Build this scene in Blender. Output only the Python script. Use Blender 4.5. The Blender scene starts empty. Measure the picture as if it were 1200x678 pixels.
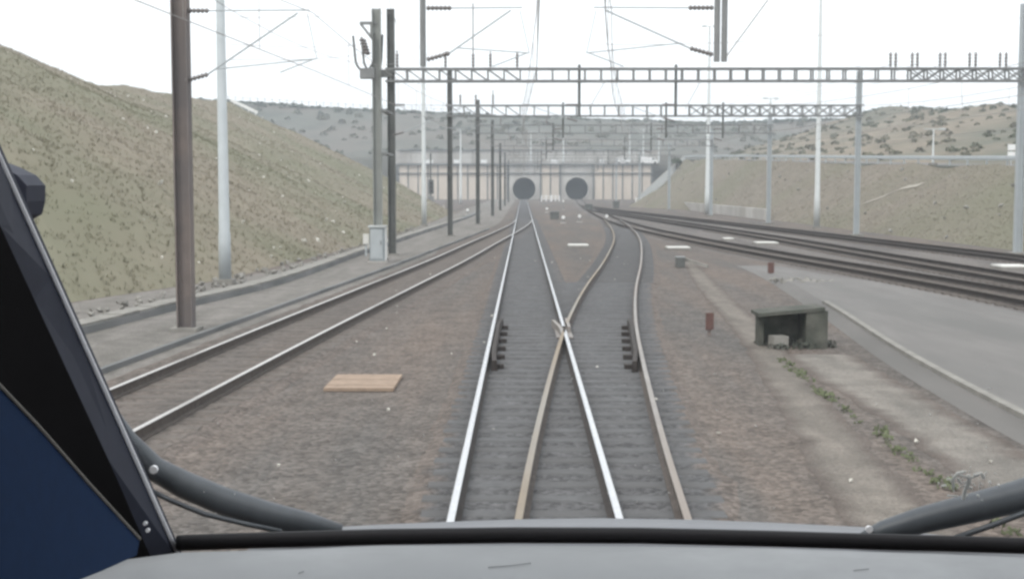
import bpy, math, random
import numpy as np
from mathutils import Vector, Matrix, Euler, noise as mnoise
random.seed(7)
R = math.radians
scene = bpy.context.scene
C = scene.collection

# ------------------------------------------------------------------ camera
CAMZ = 3.12
cam_d = bpy.data.cameras.new('camera')
cam = bpy.data.objects.new('camera', cam_d); C.objects.link(cam)
cam.location = (0, 0, CAMZ)
cam.rotation_euler = (R(90 - 4.5), 0, R(0.497))
cam_d.sensor_width = 36; cam_d.lens = 45
cam_d.clip_start = 0.02; cam_d.clip_end = 3000
scene.camera = cam

# ------------------------------------------------------------------ sky: bright even overcast
SUN_EL, SUN_AZ = 52, 215
world = bpy.data.worlds.new('World'); scene.world = world
world.use_nodes = True
nt = world.node_tree; nt.nodes.clear()
sky = nt.nodes.new('ShaderNodeTexSky'); sky.sky_type = 'NISHITA'; sky.sun_disc = False
sky.sun_elevation = R(SUN_EL); sky.sun_rotation = R(SUN_AZ)
sky.air_density = 1.2; sky.dust_density = 4.0; sky.ozone_density = 1.0
hsv = nt.nodes.new('ShaderNodeHueSaturation'); hsv.inputs['Saturation'].default_value = 0.18
nt.links.new(sky.outputs[0], hsv.inputs['Color'])
mix = nt.nodes.new('ShaderNodeMixRGB'); mix.blend_type = 'MIX'; mix.inputs[0].default_value = 0.8
nt.links.new(hsv.outputs[0], mix.inputs[1])
mix.inputs[2].default_value = (11.6, 12.0, 12.4, 1)          # cloud deck
bg = nt.nodes.new('ShaderNodeBackground'); bg.inputs['Strength'].default_value = 0.1
nt.links.new(mix.outputs[0], bg.inputs['Color'])
wo = nt.nodes.new('ShaderNodeOutputWorld'); nt.links.new(bg.outputs[0], wo.inputs['Surface'])

sun_d = bpy.data.lights.new('sun', 'SUN'); sun_d.energy = 1.1; sun_d.angle = R(18); sun_d.color = (1.0, 0.96, 0.9)
sun = bpy.data.objects.new('sun', sun_d); C.objects.link(sun)
sun.rotation_euler = (R(90 - SUN_EL), 0, R(180 - SUN_AZ)); sun.location = (0, 0, 60)

vs = scene.view_settings
vs.view_transform = 'Standard'; vs.look = 'None'; vs.gamma = 1; vs.use_curve_mapping = False
vs.exposure = 0.58
scene.cycles.filter_width = 2.8
scene.cycles.volume_bounces = 0
scene.cycles.max_bounces = 6; scene.cycles.diffuse_bounces = 3; scene.cycles.glossy_bounces = 3
scene.cycles.transparent_max_bounces = 24

# ------------------------------------------------------------------ pixel -> direction (photo is 1200 x 678)
CROT = cam.rotation_euler.to_matrix()
def ray(px, py):
    d = CROT @ Vector(((px - 600) / 1500, -(py - 339) / 1500, -1))
    return d / d.y
def at(px, py, D):                       # point on that ray, D metres ahead
    return Vector((0, 0, CAMZ)) + ray(px, py) * D
def G(px, py, z=0.0):                    # point where that ray meets the level z
    d = ray(px, py); t = (z - CAMZ) / d.z
    return Vector((0, 0, CAMZ)) + d * t

# ------------------------------------------------------------------ materials
MATS = {}
def mat(name, col, rough=0.85, var=0.15, scale=3.0, col2=None, scale2=0.25, bump=0.0, bscale=30.0, metal=0.0,
        streak=None, spec=0.3, mixlo=0.42, mixhi=0.62):
    m = bpy.data.materials.new(name); m.use_nodes = True
    t = m.node_tree; n = t.nodes; L = t.links
    b = n['Principled BSDF']
    b.inputs['Roughness'].default_value = rough; b.inputs['Metallic'].default_value = metal
    b.inputs['Specular IOR Level'].default_value = spec
    geo = n.new('ShaderNodeNewGeometry')
    mp = n.new('ShaderNodeMapping'); L.new(geo.outputs['Position'], mp.inputs['Vector'])
    if streak: mp.inputs['Scale'].default_value = streak
    nz = n.new('ShaderNodeTexNoise'); nz.inputs['Scale'].default_value = scale; nz.inputs['Detail'].default_value = 6
    nz.inputs['Roughness'].default_value = 0.65
    L.new(mp.outputs[0], nz.inputs['Vector'])
    rp = n.new('ShaderNodeValToRGB'); L.new(nz.outputs['Fac'], rp.inputs['Fac'])
    rp.color_ramp.elements[0].position = 0.3; rp.color_ramp.elements[1].position = 0.7
    lo = [c * (1 - var) for c in col]; hi = [min(1, c * (1 + var)) for c in col]
    rp.color_ramp.elements[0].color = (*lo, 1); rp.color_ramp.elements[1].color = (*hi, 1)
    out = rp.outputs[0]
    if col2 is not None:
        n2 = n.new('ShaderNodeTexNoise'); n2.inputs['Scale'].default_value = scale2; n2.inputs['Detail'].default_value = 5
        L.new(mp.outputs[0], n2.inputs['Vector'])
        r2 = n.new('ShaderNodeMapRange'); r2.inputs['From Min'].default_value = mixlo; r2.inputs['From Max'].default_value = mixhi
        L.new(n2.outputs['Fac'], r2.inputs['Value'])
        mx = n.new('ShaderNodeMixRGB'); L.new(r2.outputs[0], mx.inputs[0]); L.new(out, mx.inputs[1])
        mx.inputs[2].default_value = (*col2, 1)
        # keep the fine grain on the second colour too
        mu = n.new('ShaderNodeMixRGB'); mu.blend_type = 'OVERLAY'; mu.inputs[0].default_value = 0.35
        L.new(mx.outputs[0], mu.inputs[1]); L.new(nz.outputs['Fac'], mu.inputs[2])
        out = mu.outputs[0] if False else mx.outputs[0]
    L.new(out, b.inputs['Base Color'])
    if bump > 0:
        nb = n.new('ShaderNodeTexNoise'); nb.inputs['Scale'].default_value = bscale; nb.inputs['Detail'].default_value = 4
        L.new(geo.outputs['Position'], nb.inputs['Vector'])
        bp = n.new('ShaderNodeBump'); bp.inputs['Strength'].default_value = bump; bp.inputs['Distance'].default_value = 0.05
        L.new(nb.outputs['Fac'], bp.inputs['Height']); L.new(bp.outputs[0], b.inputs['Normal'])
    MATS[name] = m
    return m

def ballast_mat(name, col, col2, streak=(1, 0.07, 1), stone=16.0, var=0.35, lo=0.42, hi=0.6, edge=False):
    """crushed stone: voronoi stones, each with its own shade, and stain bands running along the line"""
    m = bpy.data.materials.new(name); m.use_nodes = True
    t = m.node_tree; n = t.nodes; L = t.links; b = n['Principled BSDF']
    b.inputs['Roughness'].default_value = 0.92; b.inputs['Specular IOR Level'].default_value = 0.2
    geo = n.new('ShaderNodeNewGeometry')
    vo = n.new('ShaderNodeTexVoronoi'); vo.inputs['Scale'].default_value = stone
    L.new(geo.outputs['Position'], vo.inputs['Vector'])
    sp = n.new('ShaderNodeSeparateColor'); L.new(vo.outputs['Color'], sp.inputs[0])
    mr = n.new('ShaderNodeMapRange'); mr.inputs['To Min'].default_value = 1 - var; mr.inputs['To Max'].default_value = 1 + var
    L.new(sp.outputs[0], mr.inputs['Value'])
    mp = n.new('ShaderNodeMapping'); mp.inputs['Scale'].default_value = streak
    L.new(geo.outputs['Position'], mp.inputs['Vector'])
    nz = n.new('ShaderNodeTexNoise'); nz.inputs['Scale'].default_value = 0.9; nz.inputs['Detail'].default_value = 7
    nz.inputs['Roughness'].default_value = 0.6
    L.new(mp.outputs[0], nz.inputs['Vector'])
    r2 = n.new('ShaderNodeMapRange'); r2.inputs['From Min'].default_value = lo; r2.inputs['From Max'].default_value = hi
    L.new(nz.outputs['Fac'], r2.inputs['Value'])
    mx = n.new('ShaderNodeMixRGB'); L.new(r2.outputs[0], mx.inputs[0])
    mx.inputs[1].default_value = (*col, 1); mx.inputs[2].default_value = (*col2, 1)
    top = mx.outputs[0]
    if edge:      # worn edge: the neighbouring ballast creeps in from the sides
        at_ = n.new('ShaderNodeAttribute'); at_.attribute_name = 'blend'
        ne = n.new('ShaderNodeTexNoise'); ne.inputs['Scale'].default_value = 2.2; ne.inputs['Detail'].default_value = 8
        L.new(geo.outputs['Position'], ne.inputs['Vector'])
        ad = n.new('ShaderNodeMath'); ad.operation = 'ADD'; L.new(at_.outputs['Fac'], ad.inputs[0]); L.new(ne.outputs['Fac'], ad.inputs[1])
        re_ = n.new('ShaderNodeMapRange'); re_.inputs['From Min'].default_value = .62; re_.inputs['From Max'].default_value = 1.15
        L.new(ad.outputs[0], re_.inputs['Value'])
        me_ = n.new('ShaderNodeMixRGB'); L.new(re_.outputs[0], me_.inputs[0]); me_.inputs[1].default_value = (.134, .113, .100, 1); L.new(top, me_.inputs[2])
        top = me_.outputs[0]
    n3 = n.new('ShaderNodeTexNoise'); n3.inputs['Scale'].default_value = 1.7; n3.inputs['Detail'].default_value = 5
    L.new(geo.outputs['Position'], n3.inputs['Vector'])
    r3 = n.new('ShaderNodeMapRange'); r3.inputs['From Min'].default_value = 0.3; r3.inputs['From Max'].default_value = 0.7
    r3.inputs['To Min'].default_value = 0.82; r3.inputs['To Max'].default_value = 1.18
    L.new(n3.outputs['Fac'], r3.inputs['Value'])
    mm = n.new('ShaderNodeMath'); mm.operation = 'MULTIPLY'; L.new(mr.outputs[0], mm.inputs[0]); L.new(r3.outputs[0], mm.inputs[1])
    ml = n.new('ShaderNodeVectorMath'); ml.operation = 'SCALE'
    L.new(top, ml.inputs[0]); L.new(mm.outputs[0], ml.inputs['Scale'])
    L.new(ml.outputs[0], b.inputs['Base Color'])
    bp = n.new('ShaderNodeBump'); bp.inputs['Strength'].default_value = 0.7; bp.inputs['Distance'].default_value = 0.04
    bp.invert = True
    L.new(vo.outputs['Distance'], bp.inputs['Height']); L.new(bp.outputs[0], b.inputs['Normal'])
    return m

M = {}
M['ground'] = ballast_mat('ballast_brown', (.152, .124, .106), (.112, .103, .096), streak=(.6, .06, 1), lo=.36, hi=.62)
M['bed_own'] = ballast_mat('ballast_grey', (.102, .101, .103), (.092, .090, .092), edge=True)
M['bed_far'] = ballast_mat('ballast_grey_brown', (.112, .106, .102), (.100, .096, .094), edge=True)
M['bed_left'] = ballast_mat('ballast_rust', (.128, .108, .095), (.115, .103, .095), edge=True)
M['bed_right'] = ballast_mat('ballast_pale', (.160, .145, .135), (.118, .108, .102))
M['path'] = ballast_mat('gravel_path', (.215, .200, .185), (.17, .16, .145), stone=30, var=.2, edge=True)
M['sand_path'] = ballast_mat('sandy_path', (.215, .192, .168), (.165, .148, .130), stone=34, var=.18, streak=(1.4, .12, 1), edge=True)
M['sand_pale'] = ballast_mat('pale_sand', (.235, .215, .192), (.185, .172, .155), stone=34, var=.16, streak=(1.2, .2, 1), edge=True)
M['road'] = mat('old_tarmac', (.170, .162, .155), .9, .12, 1.6, col2=(.14, .136, .13), scale2=.5, streak=(1, .2, 1), bump=.25, bscale=60)
M['sleeper'] = mat('weathered_concrete_sleeper', (.112, .112, .114), .9, .2, 6, col2=(.098, .096, .096), scale2=1.5, bump=.2)
M['sleeper_rust'] = mat('rust_dusted_sleeper', (.135, .118, .105), .9, .22, 6, col2=(.11, .095, .085), scale2=1.5, bump=.2)
M['rail_side'] = mat('rusty_rail_web', (.088, .074, .066), .85, .3, 8)
M['rail_dark'] = mat('dark_rail_web', (.045, .038, .035), .8, .3, 8)
M['rail_top'] = mat('polished_rail_head', (.72, .72, .73), .24, .05, 9, metal=1.0)
M['rail_top_dull'] = mat('dull_rail_head', (.64, .61, .58), .32, .15, 9, metal=1.0)
M['rail_top_tan'] = mat('rust_filmed_rail_head', (.235, .185, .130), .55, .2, 5, col2=(.27, .25, .22), scale2=.3, streak=(1, .3, 1), metal=.15)
M['rail_top_grey'] = mat('worn_rail_head', (.27, .25, .235), .5, .2, 5, col2=(.25, .21, .18), scale2=.3, streak=(1, .3, 1), metal=.15)
M['grass'] = mat('dry_grass_slope', (.208, .182, .138), .95, .16, .7, col2=(.172, .168, .115), scale2=.07, bump=.12, bscale=5)
M['bank'] = mat('rough_grass_bank', (.176, .153, .122), .95, .2, .8, col2=(.152, .146, .102), scale2=.05, bump=.12, bscale=5)
M['scrub'] = mat('scrubby_hillside', (.195, .165, .125), .95, .3, .25, col2=(.120, .120, .092), scale2=.045, bump=.6, bscale=2)
M['hill'] = mat('dark_hillside', (.110, .115, .098), .95, .25, .12, col2=(.145, .132, .115), scale2=.03, bump=.6, bscale=1)
M['blade'] = mat('dry_grass_blades', (.230, .204, .154), .95, .14, 1.5, col2=(.192, .186, .128), scale2=.07)
M['blade_dark'] = mat('rough_grass_blades', (.190, .168, .132), .95, .14, 1.5, col2=(.168, .160, .112), scale2=.05)
M['leaf'] = mat('bush_leaves', (.070, .085, .058), .9, .35, .6)
M['scrub_leaf'] = mat('dry_scrub_leaves', (.125, .118, .085), .9, .35, .3, col2=(.09, .10, .068), scale2=.05)
M['chalk'] = mat('chalk_stone', (.55, .53, .48), .9, .15, 3)
M['chalk_path'] = mat('chalky_path', (.33, .305, .26), .95, .2, 1.5)
M['conc'] = mat('pale_concrete', (.46, .445, .42), .9, .12, .5, col2=(.33, .31, .285), scale2=.2, streak=(1, 1, .25), bump=.1)
M['conc_warm'] = mat('warm_concrete_panel', (.60, .53, .455), .9, .10, .5, col2=(.53, .475, .42), scale2=.2, streak=(1, 1, .25))
M['conc_dark'] = mat('stained_concrete', (.19, .19, .19), .9, .2, .8, col2=(.13, .135, .135), scale2=.4)
M['cover'] = mat('white_concrete_cover', (.66, .65, .62), .85, .08, 6)
M['cover_tan'] = mat('tan_cover_boards', (.30, .225, .17), .85, .2, 8)
M['trough'] = mat('trough_concrete', (.245, .235, .215), .9, .2, 2.5, bump=.2)
M['galv'] = mat('galvanised_steel', (.40, .43, .445), .6, .08, 2, metal=.0)
M['galv_pale'] = mat('pale_grey_steel', (.47, .49, .49), .65, .06, 2)
M['steel_dark'] = mat('dark_weathered_steel', (.115, .120, .115), .7, .2, 1.5)
M['steel_brown'] = mat('brown_weathered_steel', (.195, .165, .152), .75, .2, 1.5, col2=(.15, .135, .132), scale2=.8)
M['steel_mid'] = mat('mid_grey_steel', (.23, .235, .235), .7, .15, 1.5)
M['galv_mid'] = mat('greenish_grey_steel', (.27, .28, .265), .7, .12, 1.2)
M['truss'] = mat('grey_painted_truss', (.20, .205, .205), .7, .15, 1.0)
M['wire'] = mat('aged_copper_wire', (.30, .29, .28), .6, .1, 1)
M['ceramic'] = mat('brown_porcelain', (.20, .185, .18), .35, .1, 5, spec=.5)
M['cab_grey'] = mat('cabinet_grey_blue', (.285, .315, .33), .6, .06, 3)
M['white'] = mat('white_paint', (.78, .78, .77), .6, .05, 3)
M['red'] = mat('faded_red_paint', (.13, .072, .062), .7, .2, 5)
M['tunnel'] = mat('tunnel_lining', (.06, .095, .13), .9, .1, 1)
M['shelter'] = mat('mossy_dark_concrete', (.095, .095, .082), .95, .35, 3, col2=(.065, .07, .058), scale2=2)
M['moss'] = mat('green_weeds', (.11, .125, .07), .95, .3, 4)
# cab
M['blue'] = mat('navy_plastic', (.006, .024, .072), .75, .08, 60, bump=.05, bscale=400, spec=.15)
M['pillar'] = mat('dark_pillar_lining', (.026, .030, .048), .65, .1, 40)
M['black'] = mat('unlit_black_lining', (.006, .006, .007), .9, .1, 10, spec=.1)  # shade of the unlit cab interior put into the colour
M['rubber'] = mat('black_rubber', (.012, .011, .013), .65, .15, 30)
M['dash'] = mat('grey_dashboard', (.312, .320, .328), .6, .10, 7, col2=(.272, .280, .288), scale2=3, bump=.06, bscale=300)
M['trim'] = mat('pale_edge_trim', (.85, .85, .88), .4, .04, 20)
M['beige_edge'] = mat('panel_edge_highlight', (.19, .175, .155), .6, .1, 40)  # beige tone stands for the highlight on the panel edge
M['nose'] = mat('grey_nose_paint', (.155, .160, .175), .35, .05, 20, spec=.5)
M['wiper'] = mat('dark_wiper_arm', (.080, .090, .102), .45, .12, 30, spec=.5)
M['splat'] = mat('dried_insect_residue', (.62, .62, .60), .9, .2, 300)

# ------------------------------------------------------------------ mesh helpers
ORG = {}
class MB:
    def __init__(s): s.v = []; s.f = []; s.m = []
    def add(s, vs, fs, mi=0):
        o = len(s.v); s.v += [tuple(p) for p in vs]
        for f in fs: s.f.append(tuple(i + o for i in f)); s.m.append(mi)
        return s
    def box(s, c, size, rz=0, mi=0, rot=None):
        c = Vector(c); hx, hy, hz = size[0] / 2, size[1] / 2, size[2] / 2
        m = rot if rot is not None else Matrix.Rotation(rz, 3, 'Z')
        vs = [c + m @ Vector((x * hx, y * hy, z * hz)) for x in (-1, 1) for y in (-1, 1) for z in (-1, 1)]
        return s.add(vs, [(0, 1, 3, 2), (4, 6, 7, 5), (0, 4, 5, 1), (2, 3, 7, 6), (0, 2, 6, 4), (1, 5, 7, 3)], mi)
    def bar(s, p, q, w, h=None, mi=0):          # square bar between two points
        p = Vector(p); q = Vector(q); h = h or w
        d = q - p; L = d.length
        if L < 1e-6: return s
        rot = d.to_track_quat('Y', 'Z').to_matrix()
        return s.box((p + q) / 2, (w, L, h), mi=mi, rot=rot)
    def tube(s, pts, r, n=8, mi=0, cap=True):
        pts = [Vector(p) for p in pts]; rs = r if isinstance(r, (list, tuple)) else [r] * len(pts)
        vs = []; fs = []
        for i, p in enumerate(pts):
            a = pts[max(i - 1, 0)]; b = pts[min(i + 1, len(pts) - 1)]
            q = (b - a).to_track_quat('Y', 'Z').to_matrix()
            for k in range(n):
                t = 2 * math.pi * k / n
                vs.append(p + q @ Vector((math.cos(t) * rs[i], 0, math.sin(t) * rs[i])))
        for i in range(len(pts) - 1):
            for k in range(n):
                fs.append((i * n + k, i * n + (k + 1) % n, (i + 1) * n + (k + 1) % n, (i + 1) * n + k))
        if cap:
            fs.append(tuple(range(n - 1, -1, -1))); fs.append(tuple((len(pts) - 1) * n + k for k in range(n)))
        return s.add(vs, fs, mi)
    def sweep(s, prof, pts, mis=None, rights=None):
        """profile (x across, z up) swept along pts, kept upright; mis = material per profile edge"""
        pts = [Vector(p) for p in pts]; n = len(prof); vs = []
        for i, p in enumerate(pts):
            a = pts[max(i - 1, 0)]; b = pts[min(i + 1, len(pts) - 1)]
            d = (b - a); d.z = 0; d.normalize(); rt = Vector((d.y, -d.x, 0))
            for (x, z) in prof: vs.append(p + rt * x + Vector((0, 0, z)))
        o = len(s.v); s.v += [tuple(v) for v in vs]
        for i in range(len(pts) - 1):
            for k in range(n):
                k2 = (k + 1) % n
                s.f.append((o + i * n + k, o + i * n + k2, o + (i + 1) * n + k2, o + (i + 1) * n + k))
                s.m.append(mis[k] if mis else 0)
        s.f.append(tuple(o + k for k in range(n))); s.m.append(0)
        s.f.append(tuple(o + (len(pts) - 1) * n + k for k in range(n - 1, -1, -1))); s.m.append(0)
        return s
    def slab(s, poly, thick):                   # planar polygon given thickness along a vector
        th = Vector(thick); n = len(poly)
        vs = [Vector(p) for p in poly] + [Vector(p) + th for p in poly]
        fs = [tuple(range(n)), tuple(range(2 * n - 1, n - 1, -1))]
        for k in range(n): fs.append((k, k + n, (k + 1) % n + n, (k + 1) % n))
        return s.add(vs, fs)
    def lathe(s, base, prof, n=10, mi=0):       # prof = (r, z) from base upward
        pts = [Vector(base) + Vector((0, 0, z)) for r, z in prof]
        vs = []; fs = []
        for i, (r, z) in enumerate(prof):
            for k in range(n):
                t = 2 * math.pi * k / n
                vs.append(Vector(base) + Vector((r * math.cos(t), r * math.sin(t), z)))
        for i in range(len(prof) - 1):
            for k in range(n): fs.append((i * n + k, i * n + (k + 1) % n, (i + 1) * n + (k + 1) % n, (i + 1) * n + k))
        fs.append(tuple(range(n - 1, -1, -1))); fs.append(tuple((len(prof) - 1) * n + k for k in range(n)))
        return s.add(vs, fs, mi)
    def mesh(s, name, mats, org=(0, 0, 0), smooth=False):
        me = bpy.data.meshes.new(name)
        ox, oy, oz = org
        me.from_pydata([(x - ox, y - oy, z - oz) for x, y, z in s.v], [], s.f)
        for m in (mats if isinstance(mats, (list, tuple)) else [mats]): me.materials.append(M[m])
        me.polygons.foreach_set('material_index', s.m)
        if smooth: me.polygons.foreach_set('use_smooth', [True] * len(me.polygons))
        me.validate(); me.update()
        return me
    def build(s, name, mats, parent=None, smooth=False, org=None):
        if parent is not None: org = ORG[parent.name]
        elif org is None: org = (0, 0, 0)
        o = bpy.data.objects.new(name, s.mesh(name, mats, org, smooth)); C.objects.link(o)
        if parent is not None: o.parent = parent
        else: o.location = org
        ORG[o.name] = org
        return o

def tag(o, label=None, cat=None, group=None, kind=None):
    if label: o['label'] = label
    if cat: o['category'] = cat
    if group: o['group'] = group
    if kind: o['kind'] = kind
    return o
def thing(name, label, cat, loc, group=None):
    o = bpy.data.objects.new(name, None); C.objects.link(o); o.location = loc; o.empty_display_size = .3
    ORG[o.name] = tuple(loc); return tag(o, label, cat, group)
def inst(name, me, parent, loc, rz=0, scale=None):   # shares mesh data
    o = bpy.data.objects.new(name, me); C.objects.link(o); o.parent = parent
    g = ORG[parent.name]; o.location = (loc[0] - g[0], loc[1] - g[1], loc[2] - g[2]); o.rotation_euler = (0, 0, rz)
    if scale: o.scale = scale
    ORG[o.name] = tuple(loc); return o

def interp(pts):
    """smooth x(D) through (D, x) points"""
    xs = np.array([p[0] for p in pts], float); ys = np.array([p[1] for p in pts], float)
    d = np.diff(ys) / np.diff(xs)
    m = np.empty(len(xs)); m[0] = d[0]; m[-1] = d[-1]; m[1:-1] = (d[:-1] + d[1:]) / 2
    def f(t):
        t = min(max(t, xs[0]), xs[-1]); i = min(int(np.searchsorted(xs, t, 'right') - 1), len(xs) - 2)
        h = xs[i + 1] - xs[i]; u = (t - xs[i]) / h
        return float((2*u**3-3*u**2+1)*ys[i] + (u**3-2*u**2+u)*h*m[i] + (-2*u**3+3*u**2)*ys[i+1] + (u**3-u**2)*h*m[i+1])
    return f
def resample(poly, n):
    P = [Vector(p) for p in poly]; L = [0]
    for a, b in zip(P, P[1:]): L.append(L[-1] + (b - a).length)
    out = []; j = 0
    for k in range(n):
        t = L[-1] * k / (n - 1)
        while j < len(P) - 2 and L[j + 1] < t: j += 1
        out.append(P[j].lerp(P[j + 1], (t - L[j]) / max(1e-9, L[j + 1] - L[j])))
    return out
def lofted(curves, segs, sub, amp=0.25, nscale=0.12):
    """rows of matching control points; segs = subdivisions between control columns, sub = between rows"""
    rows = []
    for c in curves:
        row = []
        for a, b in zip(c, c[1:]):
            for k in range(segs): row.append(Vector(a).lerp(Vector(b), k / segs))
        row.append(Vector(c[-1])); rows.append(row)
    full = []
    for ri, (a, b) in enumerate(zip(rows, rows[1:])):
        for k in range(sub[ri]): full.append([p.lerp(q, k / sub[ri]) for p, q in zip(a, b)])
    full.append(rows[-1])
    nu = len(full[0]); vs = []
    for ri, row in enumerate(full):
        for p in row:
            fade = 0.0 if ri == 0 else min(1, ri / 3)
            d = mnoise.noise(p * nscale) + .5 * mnoise.noise(p * nscale * 2.7) + .25 * mnoise.noise(p * nscale * 7)
            vs.append(p + Vector((0, 0, d * amp * fade)))
    fs = [(r * nu + k, r * nu + k + 1, (r + 1) * nu + k + 1, (r + 1) * nu + k) for r in range(len(full) - 1) for k in range(nu - 1)]
    mb = MB(); mb.add(vs, fs); return mb, vs, fs

# ================================================================== THE SETTING
mb = MB()
xs = [-560, -200, -60, -30, -15, 0, 15, 30, 60, 200, 560]; ys = [-90, 0, 30, 60, 120, 240, 400, 780]
vs_ = [(x, y, 0) for y in ys for x in xs]; n_ = len(xs)
mb.add(vs_, [(r*n_+k, r*n_+k+1, (r+1)*n_+k+1, (r+1)*n_+k) for r in range(len(ys)-1) for k in range(n_-1)])
tag(mb.build('ground', 'ground'), kind='structure')

# track centre lines, metres right of the camera against metres ahead
cen_own = lambda D: 0.11
cen_left = interp([(-10, -6.95), (5, -6.07), (18.5, -5.30), (26, -4.85), (37, -4.12), (52, -3.13), (70, -2.15), (85, -1.30), (100, -.55), (112, -.08), (125, .11), (130, .11)])
cen_div = interp([(-2, .3), (5, .47), (11.3, .72), (15, .90), (22.6, 1.35), (27.7, 1.70), (36.8, 2.49), (50, 3.85), (60, 4.8), (72, 5.85), (85, 6.75), (95, 7.3), (110, 8.0), (125, 8.6)])
cen_r1 = interp([(-20, 15.2), (10, 14.8), (35, 13.9), (45, 13.0), (59, 11.5), (79, 9.9), (96, 9.05), (115, 8.7), (160, 9.3), (230, 11.0), (300, 13.4), (372, 15.4), (440, 15.4)])
cen_r2 = interp([(-20, 19.6), (20, 17.9), (42, 16.6), (60, 15.9), (80, 15.2), (110, 13.6), (140, 11.9), (170, 10.3), (190, 9.95), (205, 10.2)])
cen_r3 = interp([(-20, 24.0), (20, 23.2), (55, 21.5), (70, 20.4), (97, 18.6), (130, 16.2), (165, 13.6), (200, 11.6), (225, 10.9), (240, 11.4)])

def ribbon(name, f0, f1, D0, D1, z, m, step=3, soft=.3):
    n = int((D1 - D0) / step) + 1; sk = .15 if z > .015 else .02
    vs = []; fs = []; bl = []
    for k in range(n + 1):
        D = D0 + (D1 - D0) * k / n
        e0 = e1 = 0
        if step < 1:
            e0 = .12*mnoise.noise((D*1.3, 1, 2)); e1 = .12*mnoise.noise((D*1.3, 8, 2))
        a, b = f0(D) + e0, f1(D) + e1; w = min(soft, (b - a) * .45)
        vs += [(a - sk, D, .0015), (a, D, z), (a + w, D, z), (b - w, D, z), (b, D, z), (b + sk, D, .0015)]
        bl += [0, .08, 1, 1, .08, 0]
        if k:
            for j in range(5): fs.append((6*k-6+j, 6*k-5+j, 6*k+1+j, 6*k+j))
    o = MB().add(vs, fs).build(name, m)
    at_ = o.data.attributes.new('blend', 'FLOAT', 'POINT'); at_.data.foreach_set('value', bl)
    return tag(o, kind='structure')
ribbon('ballast_bed', lambda D: cen_left(D) - 1.45, lambda D: cen_left(D) + 1.35, -10, 122, .034, 'bed_left', .5)
ribbon('ballast_bed', lambda D: -1.02 - .06*mnoise.noise((D*.9, 0, 1)), lambda D: (cen_div(D) + 1.22 + .10*mnoise.noise((D*.8, 3, 1))) if D < 42 else 1.3, -4, 370, .031, 'bed_own', .5)
ribbon('ballast_bed', lambda D: cen_div(D) - 1.35, lambda D: cen_div(D) + 1.35, 42, 122, .021, 'bed_far', .5)
ribbon('ballast_bed', lambda D: cen_r1(D) - 1.6, lambda D: max(cen_r3(D) + 2.2, cen_r1(D) + 1.8) if D < 240 else cen_r1(D) + 1.8, -20, 371, .004, 'bed_right', 3)
ribbon('access_path', lambda D: interp([(-20,-13),(10,-13.2),(34,-12.6),(44,-10.2),(72,-8.8),(110,-8.6),(165,-8.7),(200,-8.8),(368,-9)])(D), lambda D: max(cen_left(D), -2.2) - (1.95 if D < 100 else 2.1), -20, 368, .006, 'path')
ribbon('sandy_walkway', interp([(4, 2.9), (12, 3.05), (17, 3.55), (27, 4.55), (40, 5.5), (60, 7.4)]), interp([(4, 3.9), (12, 3.95), (17, 4.35), (27, 5.3), (40, 6.2), (60, 7.7)]), 4, 58, .010, 'sand_path', .3, .45)
ribbon('sandy_walkway', lambda D: 4.62 + .012*D + .15*mnoise.noise((D*.5, 7, 1)), lambda D: 5.95 + .03*max(D-16, 0), 4, 24, .009, 'sand_pale', .4, .5)

# raised grey service road right of the drain, on its battered kerb
kerb_x = interp([(4, 6.15), (12, 6.05), (16, 6.10), (22, 6.42), (32, 7.35), (50, 8.6), (80, 8.1)])
mb = MB(); vs = []; fs = []
Ds = [4 + 1.5*k for k in range(33)]
for k, D in enumerate(Ds):
    x = kerb_x(D); xr = cen_r1(D) - 2.4 if D < 50 else max(x + .4, cen_r1(D) - 2.4)
    taper = 1 if D < 40 else max(0, 1 - (D - 40) / 12)
    vs += [(x + .02, D, 0.002), (x + .34, D, .002 + .2 * taper), (xr, D, .006 + .2 * taper), (xr + .6, D, .002)]
    if k:
        a, b = 4*k-4, 4*k
        for j in range(3): fs.append((a+j, a+j+1, b+j+1, b+j))
mb.add(vs, fs)
tag(mb.build('service_road', 'road'), kind='structure')
kt = thing('concrete_kerb', 'long pale concrete edging along the grey service road on the right', 'kerb', (6.2, 14, 0))
kl = MB().box((0, 0, 0), (.13, .985, .12)).mesh('kerb_block', 'trough')
for k in range(27):
    D = 6.5 + k
    a = math.atan2(kerb_x(D + .5) - kerb_x(D - .5), 1)
    inst('kerb_block', kl, kt, (kerb_x(D) + .36, D, .185), -a)

# ---- left embankment
toe = [(-13.5, -60, 0), (-13.4, 10, 0), (-12.7, 34, 0), (-10.3, 44, 0), (-8.9, 72, 0), (-8.7, 108, 0), (-8.7, 136, 0), (-8.8, 165, 0), (-16, 186, 0), (-50, 205, 0)]
cH = [17, 15.8, 15.2, 14.7, 14.2, 12.0, 13.0, 13.9, 13.6, 13.0]
cX = [-42, -41, -40, -39, -37.6, -37, -37, -37, -40, -56]
cD = [-60, 10, 34, 50, 80, 108, 136, 163, 172, 180]
crest = [(x, d, h) for x, d, h in zip(cX, cD, cH)]
midr = [Vector(a).lerp(Vector(b), .5) + Vector((0, 0, .45)) for a, b in zip(toe, crest)]
back = [(x - 22, d, h + .2) for x, d, h in zip(cX, cD, cH)]
back2 = [(x - 120, d - 10, h + 1.5) for x, d, h in zip(cX, cD, cH)]
mb, ev, ef = lofted([toe, midr, crest, back, back2], 14, [14, 14, 4, 3], .45, .10)
tag(mb.build('left_embankment', 'grass', smooth=True), kind='structure')
EMB = (ev, ef)

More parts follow.
